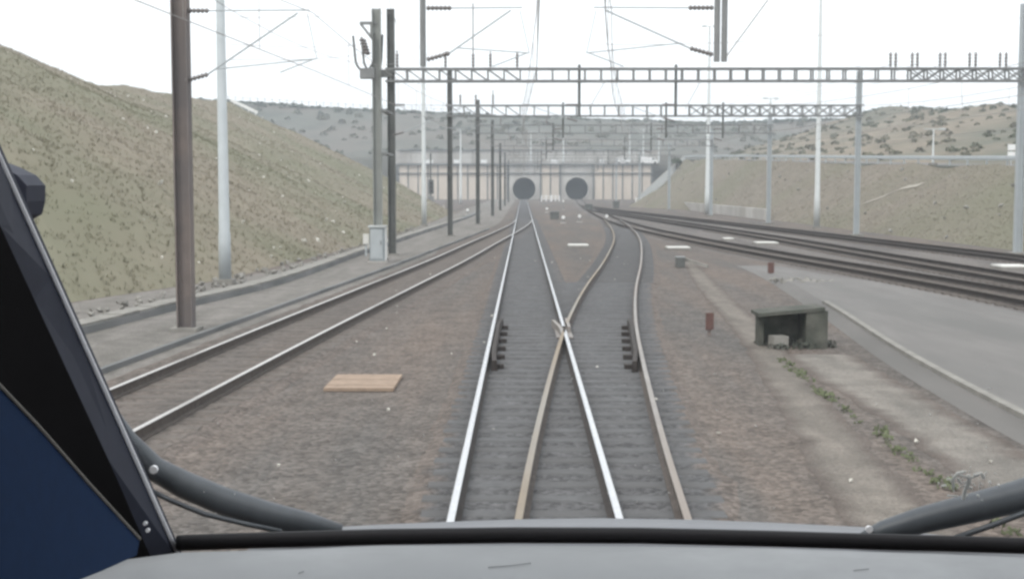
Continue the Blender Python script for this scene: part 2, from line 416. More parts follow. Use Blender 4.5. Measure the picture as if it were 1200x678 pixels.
# ---- right bank with the terrace road on top
Ht = interp([(-30, 1.6), (105, 5.0), (255, 8.8), (300, 9.3), (366, 9.8)])
Xt = interp([(-30, 34.6), (105, 34.0), (200, 32.4), (255, 31.6), (300, 37.6), (366, 46.8)])
ToeR = interp([(-30, 24.8), (200, 24.8), (254.9, 24.8), (257, 31.0), (300, 37.2), (366, 46.4)])
DR = [-30, 0, 30, 60, 90, 120, 150, 180, 220, 254.9, 257, 300, 366]
toeR = [(ToeR(d), d, 0) for d in DR]; topR = [(Xt(d), d, Ht(d)) for d in DR]
mb, rv, rf = lofted([toeR, topR], 12, [16], .35, .13)
tag(mb.build('right_embankment', 'bank', smooth=True), kind='structure')
RB = (rv, rf)
mb, tv, tf = lofted([topR, [(x + 7, y, z + .05) for x, y, z in topR]], 12, [3], 0, .1)
tag(mb.build('terrace_road', 'road', smooth=True), kind='structure')
ridgeR = [at(925, 184, 362), at(965, 160, 345), at(1005, 135, 325), at(1042, 126.5, 300), at(1100, 131, 262), at(1200, 122, 222), at(1330, 119, 180), at(1500, 116, 140), at(1800, 110, 100), (88, 40, 11), (92, -30, 10)]
Db = [366, 345, 318, 288, 248, 202, 158, 118, 78, 25, -30]
baseR = [(Xt(d) + 6.9, d, Ht(d) + .02) for d in Db]
backR = [Vector(p) + Vector((45, 12, -1)) for p in ridgeR]; backR2 = [Vector(p) + Vector((160, 15, -4)) for p in ridgeR]
mb, hv, hf = lofted([baseR, ridgeR, backR, backR2], 8, [16, 5, 4], .9, .06)
tag(mb.build('right_hillside', 'scrub', smooth=True), kind='structure')
RH = (hv, hf)

# ---- dark hill above the portal
prof = [(-700, 104), (-350, 108), (-100, 110), (100, 113), (270, 118), (420, 127.5), (520, 132), (600, 137), (700, 139.5), (840, 143.5), (900, 141), (960, 138.5), (1040, 137), (1200, 136), (1450, 130), (1700, 126)]
ridge = [at(px, py, 470) for px, py in prof]
basz = [4, 4, 4, 4, 8, 12, 13.6, 13.8, 13.8, 12.2, 9.5, 9.5, 9.4, 9.4, 9.4, 9]
base = [(( px - 613) / 1500 * 381, 381, z) for (px, py), z in zip(prof, basz)]
backh = [Vector(p) + Vector((0, 90, 1)) for p in ridge]
skirt = [(x, 380, -.5) for x, y, z in base]
mb, fv, ff = lofted([skirt, base, ridge, backh], 8, [3, 18, 4], .8, .03)
tag(mb.build('hill', 'hill', smooth=True), kind='structure')
FH = (fv, ff)
for nm, lst in (('left', EMB), ): pass

def scatter(vsfs, n, rng, accept=None):
    vs, fs = vsfs
    ar = np.array([((vs[f[1]] - vs[f[0]]).cross(vs[f[3]] - vs[f[0]])).length for f in fs])
    cen = [(vs[f[0]] + vs[f[2]]) / 2 for f in fs]
    w = ar.copy()
    if accept:
        w *= np.array([accept(c) for c in cen])
    idx = np.random.default_rng(rng).choice(len(fs), n, p=w / w.sum())
    r = random.Random(rng); out = []
    for i in idx:
        f = fs[i]; u, v = r.random(), r.random()
        a = vs[f[0]].lerp(vs[f[1]], u); b = vs[f[3]].lerp(vs[f[2]], u); out.append(a.lerp(b, v))
    return out
def in_view(lo, hi, fall=0):
    def acc(c):
        if c.y < lo or c.y > hi: return 0
        px = 613 + c.x / max(c.y, 1) * 1500
        if px < -60 or px > 1260: return 0
        return 1.0 if not fall else (fall / max(c.y, fall)) ** 1.0
    return acc

def grass_stuff(name, src, n, rng, acc, size, label, m='blade'):
    r = random.Random(rng); V = []; F = []
    for p in scatter(src, n, rng, acc):
        for k in range(4):
            a = r.random() * 6.283; h = size * r.uniform(.5, 1.3); w = size * r.uniform(.10, .22)
            q = p + Vector((r.uniform(-.5, .5) * size * 1.4, r.uniform(-.5, .5) * size * 1.4, -.03))
            dx, dy = math.cos(a) * w, math.sin(a) * w
            t = q + Vector((r.uniform(-.5, .5) * h, r.uniform(-.5, .5) * h, h))
            o = len(V); V += [(q.x - dx, q.y - dy, q.z), (q.x + dx, q.y + dy, q.z), tuple(t)]; F.append((o, o+1, o+2))
    mb = MB(); mb.v = V; mb.f = F; mb.m = [0] * len(F)
    return tag(mb.build(name, m), label, 'grass', kind='stuff')
grass_stuff('dry_grass', EMB, 26000, 3, in_view(25, 190, 60), .15, 'short dry olive grass covering the steep left embankment')
grass_stuff('dry_grass', RB, 18000, 4, in_view(40, 260, 70), .10, 'rough dry grass covering the bank below the terrace road on the right', 'blade_dark')
def clump(V, F, p, s, r, nq=26, flat=.75):
    for k in range(nq):
        th = r.random() * 6.283; ph = math.acos(r.uniform(-.1, 1)); rad = s * r.uniform(.55, 1.0)
        c = p + Vector((math.cos(th) * math.sin(ph) * rad, math.sin(th) * math.sin(ph) * rad, math.cos(ph) * rad * flat + s * .1))
        u = Vector((r.uniform(-1, 1), r.uniform(-1, 1), r.uniform(-1, 1))).normalized()
        w = u.orthogonal().normalized(); e = s * r.uniform(.22, .42)
        o = len(V); V += [tuple(c + u * e), tuple(c + w * e * .7), tuple(c - u * e), tuple(c - w * e * .7)]; F.append((o, o+1, o+2, o+3))
def bush_stuff(name, pts, label, cat, smin, smax, rng, m='leaf', nq=26):
    r = random.Random(rng); V = []; F = []
    for p in pts: clump(V, F, Vector(p), r.uniform(smin, smax), r, nq)
    mb = MB(); mb.v = V; mb.f = F; mb.m = [0] * len(F)
    return tag(mb.build(name, m), label, cat, kind='stuff')
def on_far(px, py, D): return at(px, py, D)
r = random.Random(5)
pts = [p + Vector((0, r.uniform(-4, 2), 0)) for k in range(230) for p in [ridge_p for ridge_p in [at(0, 0, 1)]] if False]
def ridge_at(px):
    for (a, ya), (b, yb) in zip(prof, prof[1:]):
        if a <= px <= b: return at(px, ya + (yb - ya) * (px - a) / (b - a) + .6, 469)
pts = []
px = 200
while px < 980:
    pts.append(ridge_at(px) + Vector((0, r.uniform(-6, 0), -.8))); px += r.uniform(1.2, 5)
bush_stuff('ridge_hedge', pts, 'thin dark hedge and scrub along the skyline of the far hill', 'hedge', .8, 1.7, 11)
bush_stuff('hill_scrub', scatter(FH, 420, 8, lambda c: 1.0 if 380 < c.y < 470 and c.z > 10 and -140 < c.x < 150 else 0), 'dark scrub bushes spread over the far hill above the tunnels', 'scrub', .7, 1.8, 12, 'scrub_leaf')
bush_stuff('hillside_scrub', scatter(RH, 520, 9, lambda c: 1.0 if 60 < c.y < 360 and c.x < 613 * c.y / 1500 else 0), 'patchy dark scrub on the brown hillside above the terrace road', 'scrub', .3, .95, 13, 'scrub_leaf')
rp_ = []
for a_, b_ in zip(ridgeR, ridgeR[1:7]):
    for k in range(22): rp_.append(Vector(a_).lerp(Vector(b_), r.random()) + Vector((r.uniform(-2, 3), r.uniform(-4, 2), -.6)))
bush_stuff('ridge_hedge', rp_, 'dark scrub along the skyline of the brown hillside on the right', 'hedge', .5, 1.3, 17)
bush_stuff('crest_scrub', [Vector((x, d, h - .1)) for x, d, h in [(-37.3, 91, 12.9), (-37.2, 92.3, 12.8), (-37, 94.6, 12.75), (-37.1, 98, 12.4), (-37, 99.5, 12.3), (-37, 103, 12.1), (-37, 124, 12.5), (-37, 126, 12.6), (-37, 142, 13.2)]], 'small dark tufts of scrub on the skyline crest of the left embankment', 'scrub', .25, .5, 14)
bush_stuff('drain_weeds', [Vector((4.45 + .025 * (d - 14) + r.uniform(-.08, .08), d, 0)) for d in [9 + .22 * k for k in range(66)] if r.random() < .72], 'green weeds growing along the drain beside the sandy walkway', 'weeds', .05, .13, 15, 'moss', 16)

def stones(name, pts, label, rng, smin, smax, m='chalk'):
    r = random.Random(rng); mb = MB()
    for p in pts:
        s = r.uniform(smin, smax)
        b = [Vector((r.uniform(.6, 1), 0, 0)), Vector((0, r.uniform(.6, 1), 0)), Vector((-r.uniform(.6, 1), 0, 0)), Vector((0, -r.uniform(.6, 1), 0)), Vector((0, 0, r.uniform(.5, .9))), Vector((0, 0, -.4))]
        rot = Euler((r.random(), r.random(), r.random() * 6)).to_matrix()
        mb.add([Vector(p) + rot @ q * s for q in b], [(0, 1, 4), (1, 2, 4), (2, 3, 4), (3, 0, 4), (1, 0, 5), (2, 1, 5), (3, 2, 5), (0, 3, 5)])
    return tag(mb.build(name, m), label, 'stones', kind='stuff')
stones('chalk_flints', [p + Vector((0, 0, .18)) for p in scatter(EMB, 120, 21, in_view(30, 170, 50))], 'white chalk flints scattered over the left embankment', 22, .07, .2)
stones('chalk_flints', [p + Vector((0, 0, .2)) for p in scatter(RB, 70, 23, in_view(50, 250, 60))], 'pale stones scattered over the bank on the right', 24, .08, .28, 'trough')
gp = [Vector((r.uniform(-4.2, 9), r.uniform(11, 60), .03)) for k in range(50)]
stones('ballast_chips', gp, 'pale loose chips lying on the brown ballast', 25, .025, .06)

# pale footpath climbing the right bank
def bank_z(x, y):
    return max(0, min(Ht(y), (x - ToeR(y)) / (Xt(y) - ToeR(y)) * Ht(y)))
def on_bank(px, py):
    d = ray(px, py); t = 20
    while t < 300:
        p = Vector((0, 0, CAMZ)) + d * t
        if p.z < bank_z(p.x, p.y) and p.x > 24: return p
        t += .25
    return Vector((0, 0, CAMZ)) + d * 100
from mathutils.bvhtree import BVHTree
BVR = BVHTree.FromPolygons(rv, rf)
vs = []; fs = []
pl = resample([on_bank(1012, 241), on_bank(1035, 232), on_bank(1060, 221), on_bank(1080, 217)], 24)
for k, p in enumerate(pl):
    for o in (-.35, .35):
        q = p + Vector((o, 0, 0)); h_ = BVR.ray_cast(Vector((q.x, q.y, 60)), Vector((0, 0, -1)))[0]; vs.append((q.x, q.y, (h_.z if h_ else bank_z(q.x, q.y)) + .06))
    if k: fs.append((2*k-2, 2*k-1, 2*k+1, 2*k))
tag(MB().add(vs, fs).build('worn_footpath', 'chalk_path'), kind='structure')

# ================================================================== TRACKS
RAIL = [(-.07, 0), (.07, 0), (.07, .012), (.012, .03), (.012, .115), (.036, .125), (.036, .155), (.028, .16), (-.028, .16), (-.036, .155), (-.036, .125), (-.012, .115), (-.012, .03), (-.07, .012)]
RMI = [0]*6 + [1, 1, 1] + [0]*5
def path(cen, off, D0, D1):
    out = []; D = D0
    while True:
        e = .5; dx = (cen(D + e) - cen(D - e)) / (2 * e); L = math.hypot(1, dx)
        out.append((cen(D) + off / L, D - off * dx / L, .04))
        if D >= D1: break
        D = min(D1, D + (1.5 if D < 110 else 5))
    return out
sl_cache = {}
def sleeper_mesh(length, m):
    key = (round(length, 1), m)
    if key not in sl_cache:
        L = key[0] / 2; mb = MB()
        prof_ = [(-.13, -.10), (.13, -.10), (.125, .03), (.105, .042), (-.105, .042), (-.125, .03)]
        vs = [(sx * L, y, z) for sx in (-1, 1) for y, z in prof_]
        fs = [tuple(range(5, -1, -1)), tuple(range(6, 12))] + [(k, (k+1) % 6, (k+1) % 6 + 6, k + 6) for k in range(6)]
        mb.add(vs, fs); sl_cache[key] = mb.mesh('sleeper', m)
    return sl_cache[key]
def track(label, cen, D0, D1, top, side, group='railway tracks converging on the tunnels', slp='sleeper', s0=None, s1=100, cut=(), span=None, rails=(1, 1)):
    t = thing('railway_track', label, 'track', (cen(max(D0, 5)), max(D0, 5), 0), group)
    for off, ds in ((-.7525, cut[0] if cut else None), (.7525, cut[1] if cut else None)):
        segs = ds or [(D0, D1)]
        mb = MB()
        for a, b in segs: mb.sweep(RAIL, path(cen, off, a, b), RMI)
        mb.build('rail', [side, top if isinstance(top, str) else top[0 if off < 0 else 1]], t)
    if slp:
        D = (s0 if s0 is not None else D0); k = 0
        while D < min(s1, D1):
            c = cen(D); a = math.atan2(cen(D + .5) - cen(D - .5), 1)
            lo, hi = (c - 1.25, c + 1.25) if not span else span(D)
            if hi > lo:
                inst('sleeper', sleeper_mesh(hi - lo, slp), t, ((lo + hi) / 2, D, 0), 0 if span else -a)
            D += .6
        # clips: rail fastenings nearest the camera
    return t
FROG = 27.3
own = track('shining straight railway track running from the cab to the left tunnel', cen_own, -4, 372, 'rail_top', 'rail_dark', slp='sleeper', s0=-3, s1=130,
      span=lambda D: (cen_own(D) - 1.10, (cen_div(D) + 1.2) if D < 42 else cen_own(D) + 1.25), cut=([(-4, 372)], [(-4, FROG - .55), (FROG - .12, 372)]))
div = track('curving rust filmed crossover track branching right out of the straight track', cen_div, -2, 123, ('rail_top_tan', 'rail_top_grey'), 'rail_side', slp='sleeper', s0=42.2, s1=100, cut=([(-2, FROG - .55), (FROG + .5, 123)], [(-2, 123)]))
left = track('twin bright rails on rusty ballast joining from the left below the embankment', cen_left, -10, 120, 'rail_top_dull', 'rail_side', slp='sleeper_rust', s1=95)
track('nearest of the dark tracks sweeping in from the right to the right tunnel', cen_r1, -20, 440, 'rail_side', 'rail_dark', slp='sleeper_rust', s0=20, s1=90)
track('middle one of the three dark tracks sweeping in from the right', cen_r2, -20, 203, 'rail_side', 'rail_dark', slp='sleeper_rust', s0=25, s1=95)
track('farthest dark track on the right, along the foot of the grassy bank', cen_r3, -20, 238, 'rail_side', 'rail_dark', slp='sleeper_rust', s0=35, s1=100)
# crossing nose and wing rails
xf = .11 + .7525
fr = MB()
fr.sweep([(-.035, 0), (.035, 0), (.035, .157), (-.035, .157)], [(xf - .055, FROG - 1.6, .042), (xf - .06, FROG - .5, .042), (xf - .13, FROG + .5, .042), (xf - .19, FROG + 1.2, .042)])
fr.sweep([(-.035, 0), (.035, 0), (.035, .157), (-.035, .157)], [(xf + .115, FROG - .2, .042), (xf + .115, FROG + .8, .042), (xf + .12, FROG + 1.6, .042)])
fr.box((xf, FROG + .2, .06), (.34, 2.6, .03))
tag(fr.build('crossing_frog', 'rail_top_grey', own), 'steel crossing where the curved rail cuts the straight one')
def check_rail(cen, off, D0, D1, parent):
    mb = MB(); P = path(cen, off, D0, D1)
    P[0] = (P[0][0] + (.05 if off < 0 else -.05), P[0][1], P[0][2]); P[-1] = (P[-1][0] + (.05 if off < 0 else -.05), P[-1][1], P[-1][2])
    mb.sweep([(-.05, 0), (.06, 0), (.045, .18), (-.03, .18)], P)
    for k in range(6):
        D = D0 + .4 + k * (D1 - D0 - .8) / 5
        mb.box((cen(D) + off + (.10 if off < 0 else -.10), D, .06), (.22, .16, .10))
    tag(mb.build('check_rail', 'rail_dark', parent), 'short dark check rail bolted beside the running rail')
check_rail(cen_own, -.65, 21.5, 28.5, own)
check_rail(cen_div, .65, 21.5, 28.5, div)
# lineside signalling pieces
def pos(px, py): return G(px, py, 0)
def point_machine(p, label):
    t = thing('point_machine', label, 'point machine', p, 'point machines beside the tracks')
    MB().box(p + Vector((0, 0, .2)), (.32, .62, .38)).build('motor_case', 'steel_dark', t)
    MB().box(p + Vector((0, 0, .41)), (.36, .66, .04)).build('lid', 'steel_mid', t)
    MB().bar(p + Vector((.2, -.1, .32)), p + Vector((1.0, -.7, .08)), .10).build('drive_rod', 'trough', t)
point_machine(pos(797, 313), 'small dark point machine with a pale slanting rod below a white cover slab')
for px, py, w, lab, m in ((420, 459, 1.08, 'tan board cover lying flat between the left rails and the straight track', 'cover_tan'),
                       (678, 290, 1.05, 'white concrete cover slab just right of the straight track, beyond the rail crossing', 'cover'),
                       (796, 293, 1.12, 'white concrete cover slab right of the curving crossover, above a point machine', 'cover'),
                       (900, 287, 1.15, 'white concrete cover slab lying between the dark tracks on the right', 'cover'),
                       (1192, 316, 1.1, 'white concrete cover slab at the right edge of the picture', 'cover'),
                       (855, 282, .5, 'small pale cover slab beside the nearest dark track', 'cover')):
    p = pos(px, py); dpt = 1.5 if m == 'cover_tan' else 1.25
    t = thing('drain_cover', lab, 'cover slab', p, 'drain covers between the tracks')
    h = .05 if m == 'cover_tan' else .12
    if m == 'cover_tan':
        bm_ = MB().box((0, 0, 0), (w, dpt / 5 - .02, h)).mesh('board', m)
        for k in range(5): inst('board', bm_, t, (p.x, p.y + dpt * (k + .5) / 5, .035 + .004 * (k % 2)))
    else:
        MB().box(p + Vector((0, dpt / 2, .05)), (w + .1, dpt + .1, .1)).build('frame', 'trough', t)
        MB().box(p + Vector((0, dpt / 2, h)), (w, dpt, .06)).build('lid', m, t)
def marker_post(px, py, h, w, label):
    p = pos(px, py); t = thing('marker_post', label, 'marker post', p, 'faded red marker posts')
    MB().box(p + Vector((0, 0, h / 2)), (w * .45, .06, h)).build('stake', 'steel_brown', t)
    MB().box(p + Vector((0, -.045, h * .62)), (w, .03, h * .72)).build('plate', 'red', t)
marker_post(831, 393, .50, .17, 'low faded red marker post standing near the sandy walkway')
marker_post(903, 324, .52, .22, 'low faded red marker post in front of the nearest dark track')
# dark open-fronted equipment chamber
p = G(930, 408); t = thing('drain_chamber', 'dark mossy open fronted concrete chamber at the end of the drain', 'chamber', p)
MB().box(p + Vector((-.06, .35, .72)), (1.30, .85, .07), rot=Euler((0, -.09, 0)).to_matrix()).build('roof_slab', 'shelter', t)
MB().box(p + Vector((.44, .35, .37)), (.42, .80, .74)).build('side_wall', 'shelter', t)
MB().box(p + Vector((-.12, .70, .31)), (.8, .09, .62)).build('back_wall', 'shelter', t)
MB().box(p + Vector((-.58, .5, .3)), (.1, .4, .6)).build('side_wall', 'shelter', t)
MB().box(p + Vector((-.28, .1, .12)), (.3, .3, .24), rz=.2).build('loose_block', 'trough', t)
V = []; F = []; rq = random.Random(8)
for k in range(26): clump(V, F, p + Vector((rq.uniform(-.7, .75), rq.uniform(-.25, .9), 0)), rq.uniform(.07, .2), rq, 18)
mb = MB(); mb.v = V; mb.f = F; mb.m = [0] * len(F); tag(mb.build('chamber_weeds', 'shelter'), 'dark weeds grown over the open concrete chamber', 'weeds', kind='stuff')
# small track-level rubble sign on the road
p = G(945, 335); stones('kerb_rubble', [p + Vector((r.uniform(-1, .8), r.uniform(-1.2, .8), .15)) for k in range(40)], 'grey rubble heaped beside the service road', 31, .06, .2, 'trough')

def ground_signal(px, py, h, label):
    p = pos(px, py); t = thing('ground_signal', label, 'ground signal', p, 'small white signals between the tracks')
    MB().box(p + Vector((0, 0, .06)), (.5, .4, .12)).build('foot', 'conc', t)
    MB().tube([p + Vector((0, 0, .1)), p + Vector((0, 0, h - .25))], .05).build('post', 'steel_mid', t)
    mb = MB(); mb.tube([p + Vector((0, -.03, h - .28)), p + Vector((0, -.09, h - .28))], .16, 14); mb.build('disc', 'white', t)
    MB().box(p + Vector((0, .06, h - .28)), (.26, .18, .3)).build('housing', 'steel_dark', t)
ground_signal(679, 261, .9, 'small white disc signal nearest to the cover slab by the straight track')
ground_signal(660, 262, .85, 'small white disc signal left of its pair, beside the straight track')
ground_signal(660, 246, 1.6, 'small white disc signal on a post below the right tunnel')
ground_signal(641, 249, .8, 'small white disc signal right of the left tunnel track')
ground_signal(548, 252, .9, 'small white disc signal by the foot of the left masts')
ground_signal(711, 258, .7, 'small white disc signal at the far end of the crossover')

def relay_box(px, py, w, h, label):
    p = pos(px, py); t = thing('relay_box', label, 'relay box', p, 'small relay boxes between the tracks')
    MB().box(p + Vector((0, .2, h / 2)), (w, .45, h)).build('case', 'steel_dark', t); MB().box(p + Vector((0, .2, h + .03)), (w + .1, .55, .06)).build('lid', 'steel_mid', t)
relay_box(650, 257, .9, .75, 'low dark relay box right of the straight track before the left tunnel')
relay_box(690, 246, 1.1, .8, 'low dark relay box in front of the right tunnel')
relay_box(722, 244, 1.0, 1.1, 'dark relay box beyond the far end of the crossover, right of the right tunnel')
# ---- cable trough along the left path
tx = interp([(-10, -11.2), (20, -10.2), (33, -9.2), (39, -8.4), (60, -7.9), (90, -7.2), (125, -6.3), (170, -5.8)])
t = thing('cable_trough', 'long low concrete cable trough beside the gravel path on the left', 'cable trough', (tx(30), 30, 0))
mb = MB()
mb.sweep([(-.32, 0), (.32, 0), (.30, .16), (-.30, .16)], [(tx(D), D, 0) for D in range(12, 170, 3)]); mb.build('channel', 'conc_dark', t)
lid = MB().box((0, 0, 0), (.5, .965, .05)).mesh('lid', 'trough')
for k in range(115):
    D = 14 + k; a = math.atan2(tx(D + .5) - tx(D - .5), 1)
    inst('lid', lid, t, (tx(D) + r.uniform(-.015, .015), D, .195 + r.uniform(-.008, .012)), -a + r.uniform(-.01, .01))
kx = lambda D: cen_left(D) - 2.0
t = thing('ballast_edging', 'low dark edging board between the left track ballast and the gravel path', 'edging', (kx(30), 30, 0))
mb = MB(); mb.sweep([(-.05, 0), (.05, 0), (.05, .10), (-.05, .10)], [(kx(D), D, 0) for D in range(14, 99, 3)]); mb.build('board', 'conc_dark', t)
stones('path_rubble', [Vector((tx(D) - r.uniform(.5, 2.2), D + r.uniform(-1, 1), .06)) for D in [30 + .28 * k for k in range(260)]], 'broken pale stones along the foot of the left embankment', 33, .06, .2, 'trough')

# ================================================================== PORTAL
PD = 370
pw = thing('portal_wall', 'wide pale concrete portal wall with two round tunnel mouths at the foot of the hill', 'portal', (7.8, PD, 0))
ZT = 9.8; TR = 3.33
tun = [(.25, 3.02), (15.45, 3.02)]
def holed(cx, cz, x0, x1, z0, z1, rad, y0, y1, n=40):
    mb = MB(); ci = []; sq = []
    for k in range(n):
        a = 2 * math.pi * (k + .5) / n; dx, dz = math.cos(a), math.sin(a)
        ci.append((cx + rad * dx, cz + rad * dz))
        s = min(((x1 - cx) / dx if dx > 0 else (x0 - cx) / dx), ((z1 - cz) / dz if dz > 0 else (z0 - cz) / dz))
        sq.append((cx + s * dx, cz + s * dz))
    vs = [(x, y0, z) for x, z in ci] + [(x, y0, z) for x, z in sq] + [(x, y1, z) for x, z in ci]
    fs = []
    for k in range(n):
        j = (k + 1) % n; fs += [(k, j, n + j, n + k), (k, 2*n + k, 2*n + j, j)]
    # corner fillers
    for (X, Z) in ((x0, z0), (x0, z1), (x1, z0), (x1, z1)):
        a = math.atan2(Z - cz, X - cx) % (2 * math.pi); k = int((a / (2 * math.pi) * n - .5) % n); j = (k + 1) % n
        vs.append((X, y0, Z)); fs.append((n + k, n + j, len(vs) - 1))
    return mb.add(vs, fs)
for i, (cx, cz) in enumerate(tun):
    pb = holed(cx, cz, cx - 4.8, cx + 4.8, -.6, ZT, TR, PD, PD + 3).build('portal_block', 'conc', pw)
    mb = MB(); n = 40
    prof_ = [(TR - .02, -.25), (TR + .42, -.25), (TR + .42, .05), (TR - .02, .05)]
    vs = []; fs = []
    for k in range(n):
        a = 2 * math.pi * k / n
        for rr, yy in prof_: vs.append((cx + rr * math.cos(a), PD + yy, cz + rr * math.sin(a)))
        for q in range(4): fs.append((4*k+q, 4*k+(q+1) % 4, 4*((k+1) % n)+(q+1) % 4, 4*((k+1) % n)+q))
    mb.add(vs, fs).build('tunnel_collar', 'conc', pw)
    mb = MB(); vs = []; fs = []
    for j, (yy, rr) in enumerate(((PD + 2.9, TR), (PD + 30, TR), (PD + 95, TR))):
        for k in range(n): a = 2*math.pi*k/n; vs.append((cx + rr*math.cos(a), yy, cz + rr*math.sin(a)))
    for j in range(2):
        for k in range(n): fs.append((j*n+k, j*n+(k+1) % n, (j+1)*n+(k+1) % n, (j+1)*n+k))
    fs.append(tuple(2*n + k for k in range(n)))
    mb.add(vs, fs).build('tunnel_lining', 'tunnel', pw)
# wall panels between pilasters
pan = MB().box((0, 0, 0), (2.42, .5, ZT + .6)).mesh('wall_panel', 'conc_warm'); pil = MB().box((0, 0, 0), (.34, .8, ZT + .6)).mesh('pilaster', 'conc_dark')
x = -4.75
runs = [(-36, tun[0][0] - 4.8), (tun[0][0] + 4.8, tun[1][0] - 4.8), (tun[1][0] + 4.8, 37)]
for a, b in runs:
    n = max(1, round((b - a) / 2.75)); w = (b - a) / n
    for k in range(n):
        inst('wall_panel', pan, pw, (a + (k + .5) * w, PD + .3 + .05 * (k % 2), ZT / 2 - .3), 0, ((w - .3) / 2.42, 1, 1))
        if k: inst('pilaster', pil, pw, (a + k * w, PD + .32, ZT / 2 - .3))
    for e in (a, b): inst('pilaster', pil, pw, (e, PD + .25, ZT / 2 - .3), 0, (1.6, 1.3, 1))
MB().box((.5, PD + .4, ZT + .30), (73, 2.4, .55)).build('ledge', 'conc_dark', pw)
MB().box((.5, PD + .0, 7.55), (73, 1.0, .28)).build('band_course', 'conc_dark', pw)
up = MB().box((0, 0, 0), (5.9, .5, 3.9)).mesh('upper_panel', 'conc')
for k in range(13): inst('upper_panel', up, pw, (-36 + k * 6.05, PD + 7.5 + .04 * (k % 2), ZT + 2.5))
MB().box((.5, PD + 4.4, ZT + .2), (73, 6.0, .3)).build('deck', 'conc_dark', pw)
MB().box((.5, PD + 7.4, ZT + 4.6), (74, 1.2, .35)).build('coping', 'conc_dark', pw)
rail_m = MB()
rail_m.bar((-36, PD - .6, ZT + 1.5), (37, PD - .6, ZT + 1.5), .07)
for k in range(26): rail_m.bar((-35.5 + k * 2.9, PD - .6, ZT + .55), (-35.5 + k * 2.9, PD - .6, ZT + 1.5), .06)
rail_m.build('handrail', 'galv_pale', pw)
# white things on the ledge
wl = 'white objects on the ledge above the portal'
for px, w, lab in ((503, 2.0, 'white box on the portal ledge, farthest left'), (535, 1.6, 'white box on the portal ledge behind the second gantry mast'), (567, 1.7, 'white box on the portal ledge left of the left tunnel'), (650, 2.0, 'white box on the portal ledge between the two tunnels'), (705, 1.1, 'small white box on the portal ledge right of the right tunnel')):
    q = at(px, 190, PD + 3); q.z = ZT + .35
    t = thing('white_cabinet', lab, 'cabinet', q, wl)
    MB().box(q + Vector((0, 0, .7)), (w, 1.2, 1.3)).build('housing', 'white', t); MB().box(q + Vector((0, 0, 1.39)), (w + .2, 1.4, .08)).build('roof', 'galv_pale', t)
for px, L, lab in ((730, 4.0, 'white van parked on the portal ledge beside the stairs'), (760, 5.2, 'long white van parked on the portal ledge at the top of the stairs')):
    q = at(px, 190, PD + 3.5); q.z = ZT + .35
    t = thing('parked_van', lab, 'van', q, wl)
    mb = MB(); pr = [(-L/2, .35), (L/2, .35), (L/2, 1.1), (L/2 - .5, 1.25), (L/2 - 1.0, 2.0), (-L/2, 2.05)]
    mb.slab([q + Vector((x_, -.9, z_)) for x_, z_ in pr], (0, 1.8, 0)); mb.build('body', 'white', t)
    MB().slab([q + Vector((x_, -.93, z_)) for x_, z_ in ((L/2 - 1.6, 1.25), (L/2 - .75, 1.25), (L/2 - 1.15, 1.85), (L/2 - 1.6, 1.85))], (0, .025, 0)).build('window', 'steel_dark', t)
    for sx in (-L/2 + .8, L/2 - .8):
        MB().tube([q + Vector((sx, -.98, .36)), q + Vector((sx, -.7, .36))], .35, 12).build('wheel', 'rubber', t)
# stair ramp up the right-hand wing
t = thing('stair_flight', 'pale concrete stair flight climbing the end of the right bank near the portal', 'stairs', (22.5, 254, 0))
b0, b1 = at(747, 238, 254), at(801, 188, 254); b0.z = .0
for off in (0, -1.9):
    q0 = b0 + Vector((0, off, 0)); q1 = b1 + Vector((0, off, 0))
    MB().slab([q0 + Vector((0, 0, -.1)), q1 + Vector((0, 0, -1.3)), q1 + Vector((0, 0, .9)), q0 + Vector((0, 0, 1.5))], (0, .25, 0)).build('side_wall', 'conc' if off == 0 else 'galv_pale', t)
ns = 34; mb = MB()
for k in range(ns):
    q = b0.lerp(b1, (k + .5) / ns)
    mb.box(q + Vector((0, -.8, -.1)), ((b1.x - b0.x) / ns + .02, 1.7, .28))
tag(mb.build('steps', 'conc_dark', t), kind='stuff')
pbush = at(793, 190, 251)
tb = thing('dark_bush', 'round dark bush at the top of the portal stairs', 'bush', pbush)
V = []; F = []; rr = random.Random(3); clump(V, F, pbush + Vector((0, 0, -.2)), 1.1, rr, 90); mb = MB(); mb.v = V; mb.f = F; mb.m = [0]*len(F); mb.build('crown', 'leaf', tb)
MB().tube([pbush + Vector((0, 0, -1.4)), pbush + Vector((0, 0, .5))], .12).build('trunk', 'steel_brown', tb)
# barriers and low wall by the right wing
def barrier(px, py, L, label, n=5):
    p = pos(px, py); t = thing('safety_barrier', label, 'barrier', p, 'white barriers near the portal')
    for k in range(n):
        MB().box(p + Vector((-L/2 + L*k/(n-1), 0, .75)), (.28, .12, 1.5)).build('post', 'white', t)
    for z in (.6, 1.3): MB().box(p + Vector((0, -.08, z)), (L + .2, .05, .14)).build('rail', 'white', t)
barrier(760, 241, 4.6, 'white post barrier at the foot of the portal stairs', 6)
barrier(640, 236, 2.2, 'white post barrier right beside the left tunnel mouth', 3)
barrier(651, 236, 1.8, 'white post barrier left of the right tunnel mouth', 3)
t = thing('low_wall', 'low pale concrete wall along the foot of the bank beyond the lamp posts', 'wall', (24.3, 130, 0))
wb = MB().box((0, 0, 0), (.5, 5.9, 1.1)).mesh('wall_block', 'conc')
for k in range(20): inst('wall_block', wb, t, (24.3, 131 + k * 6.0, .55))

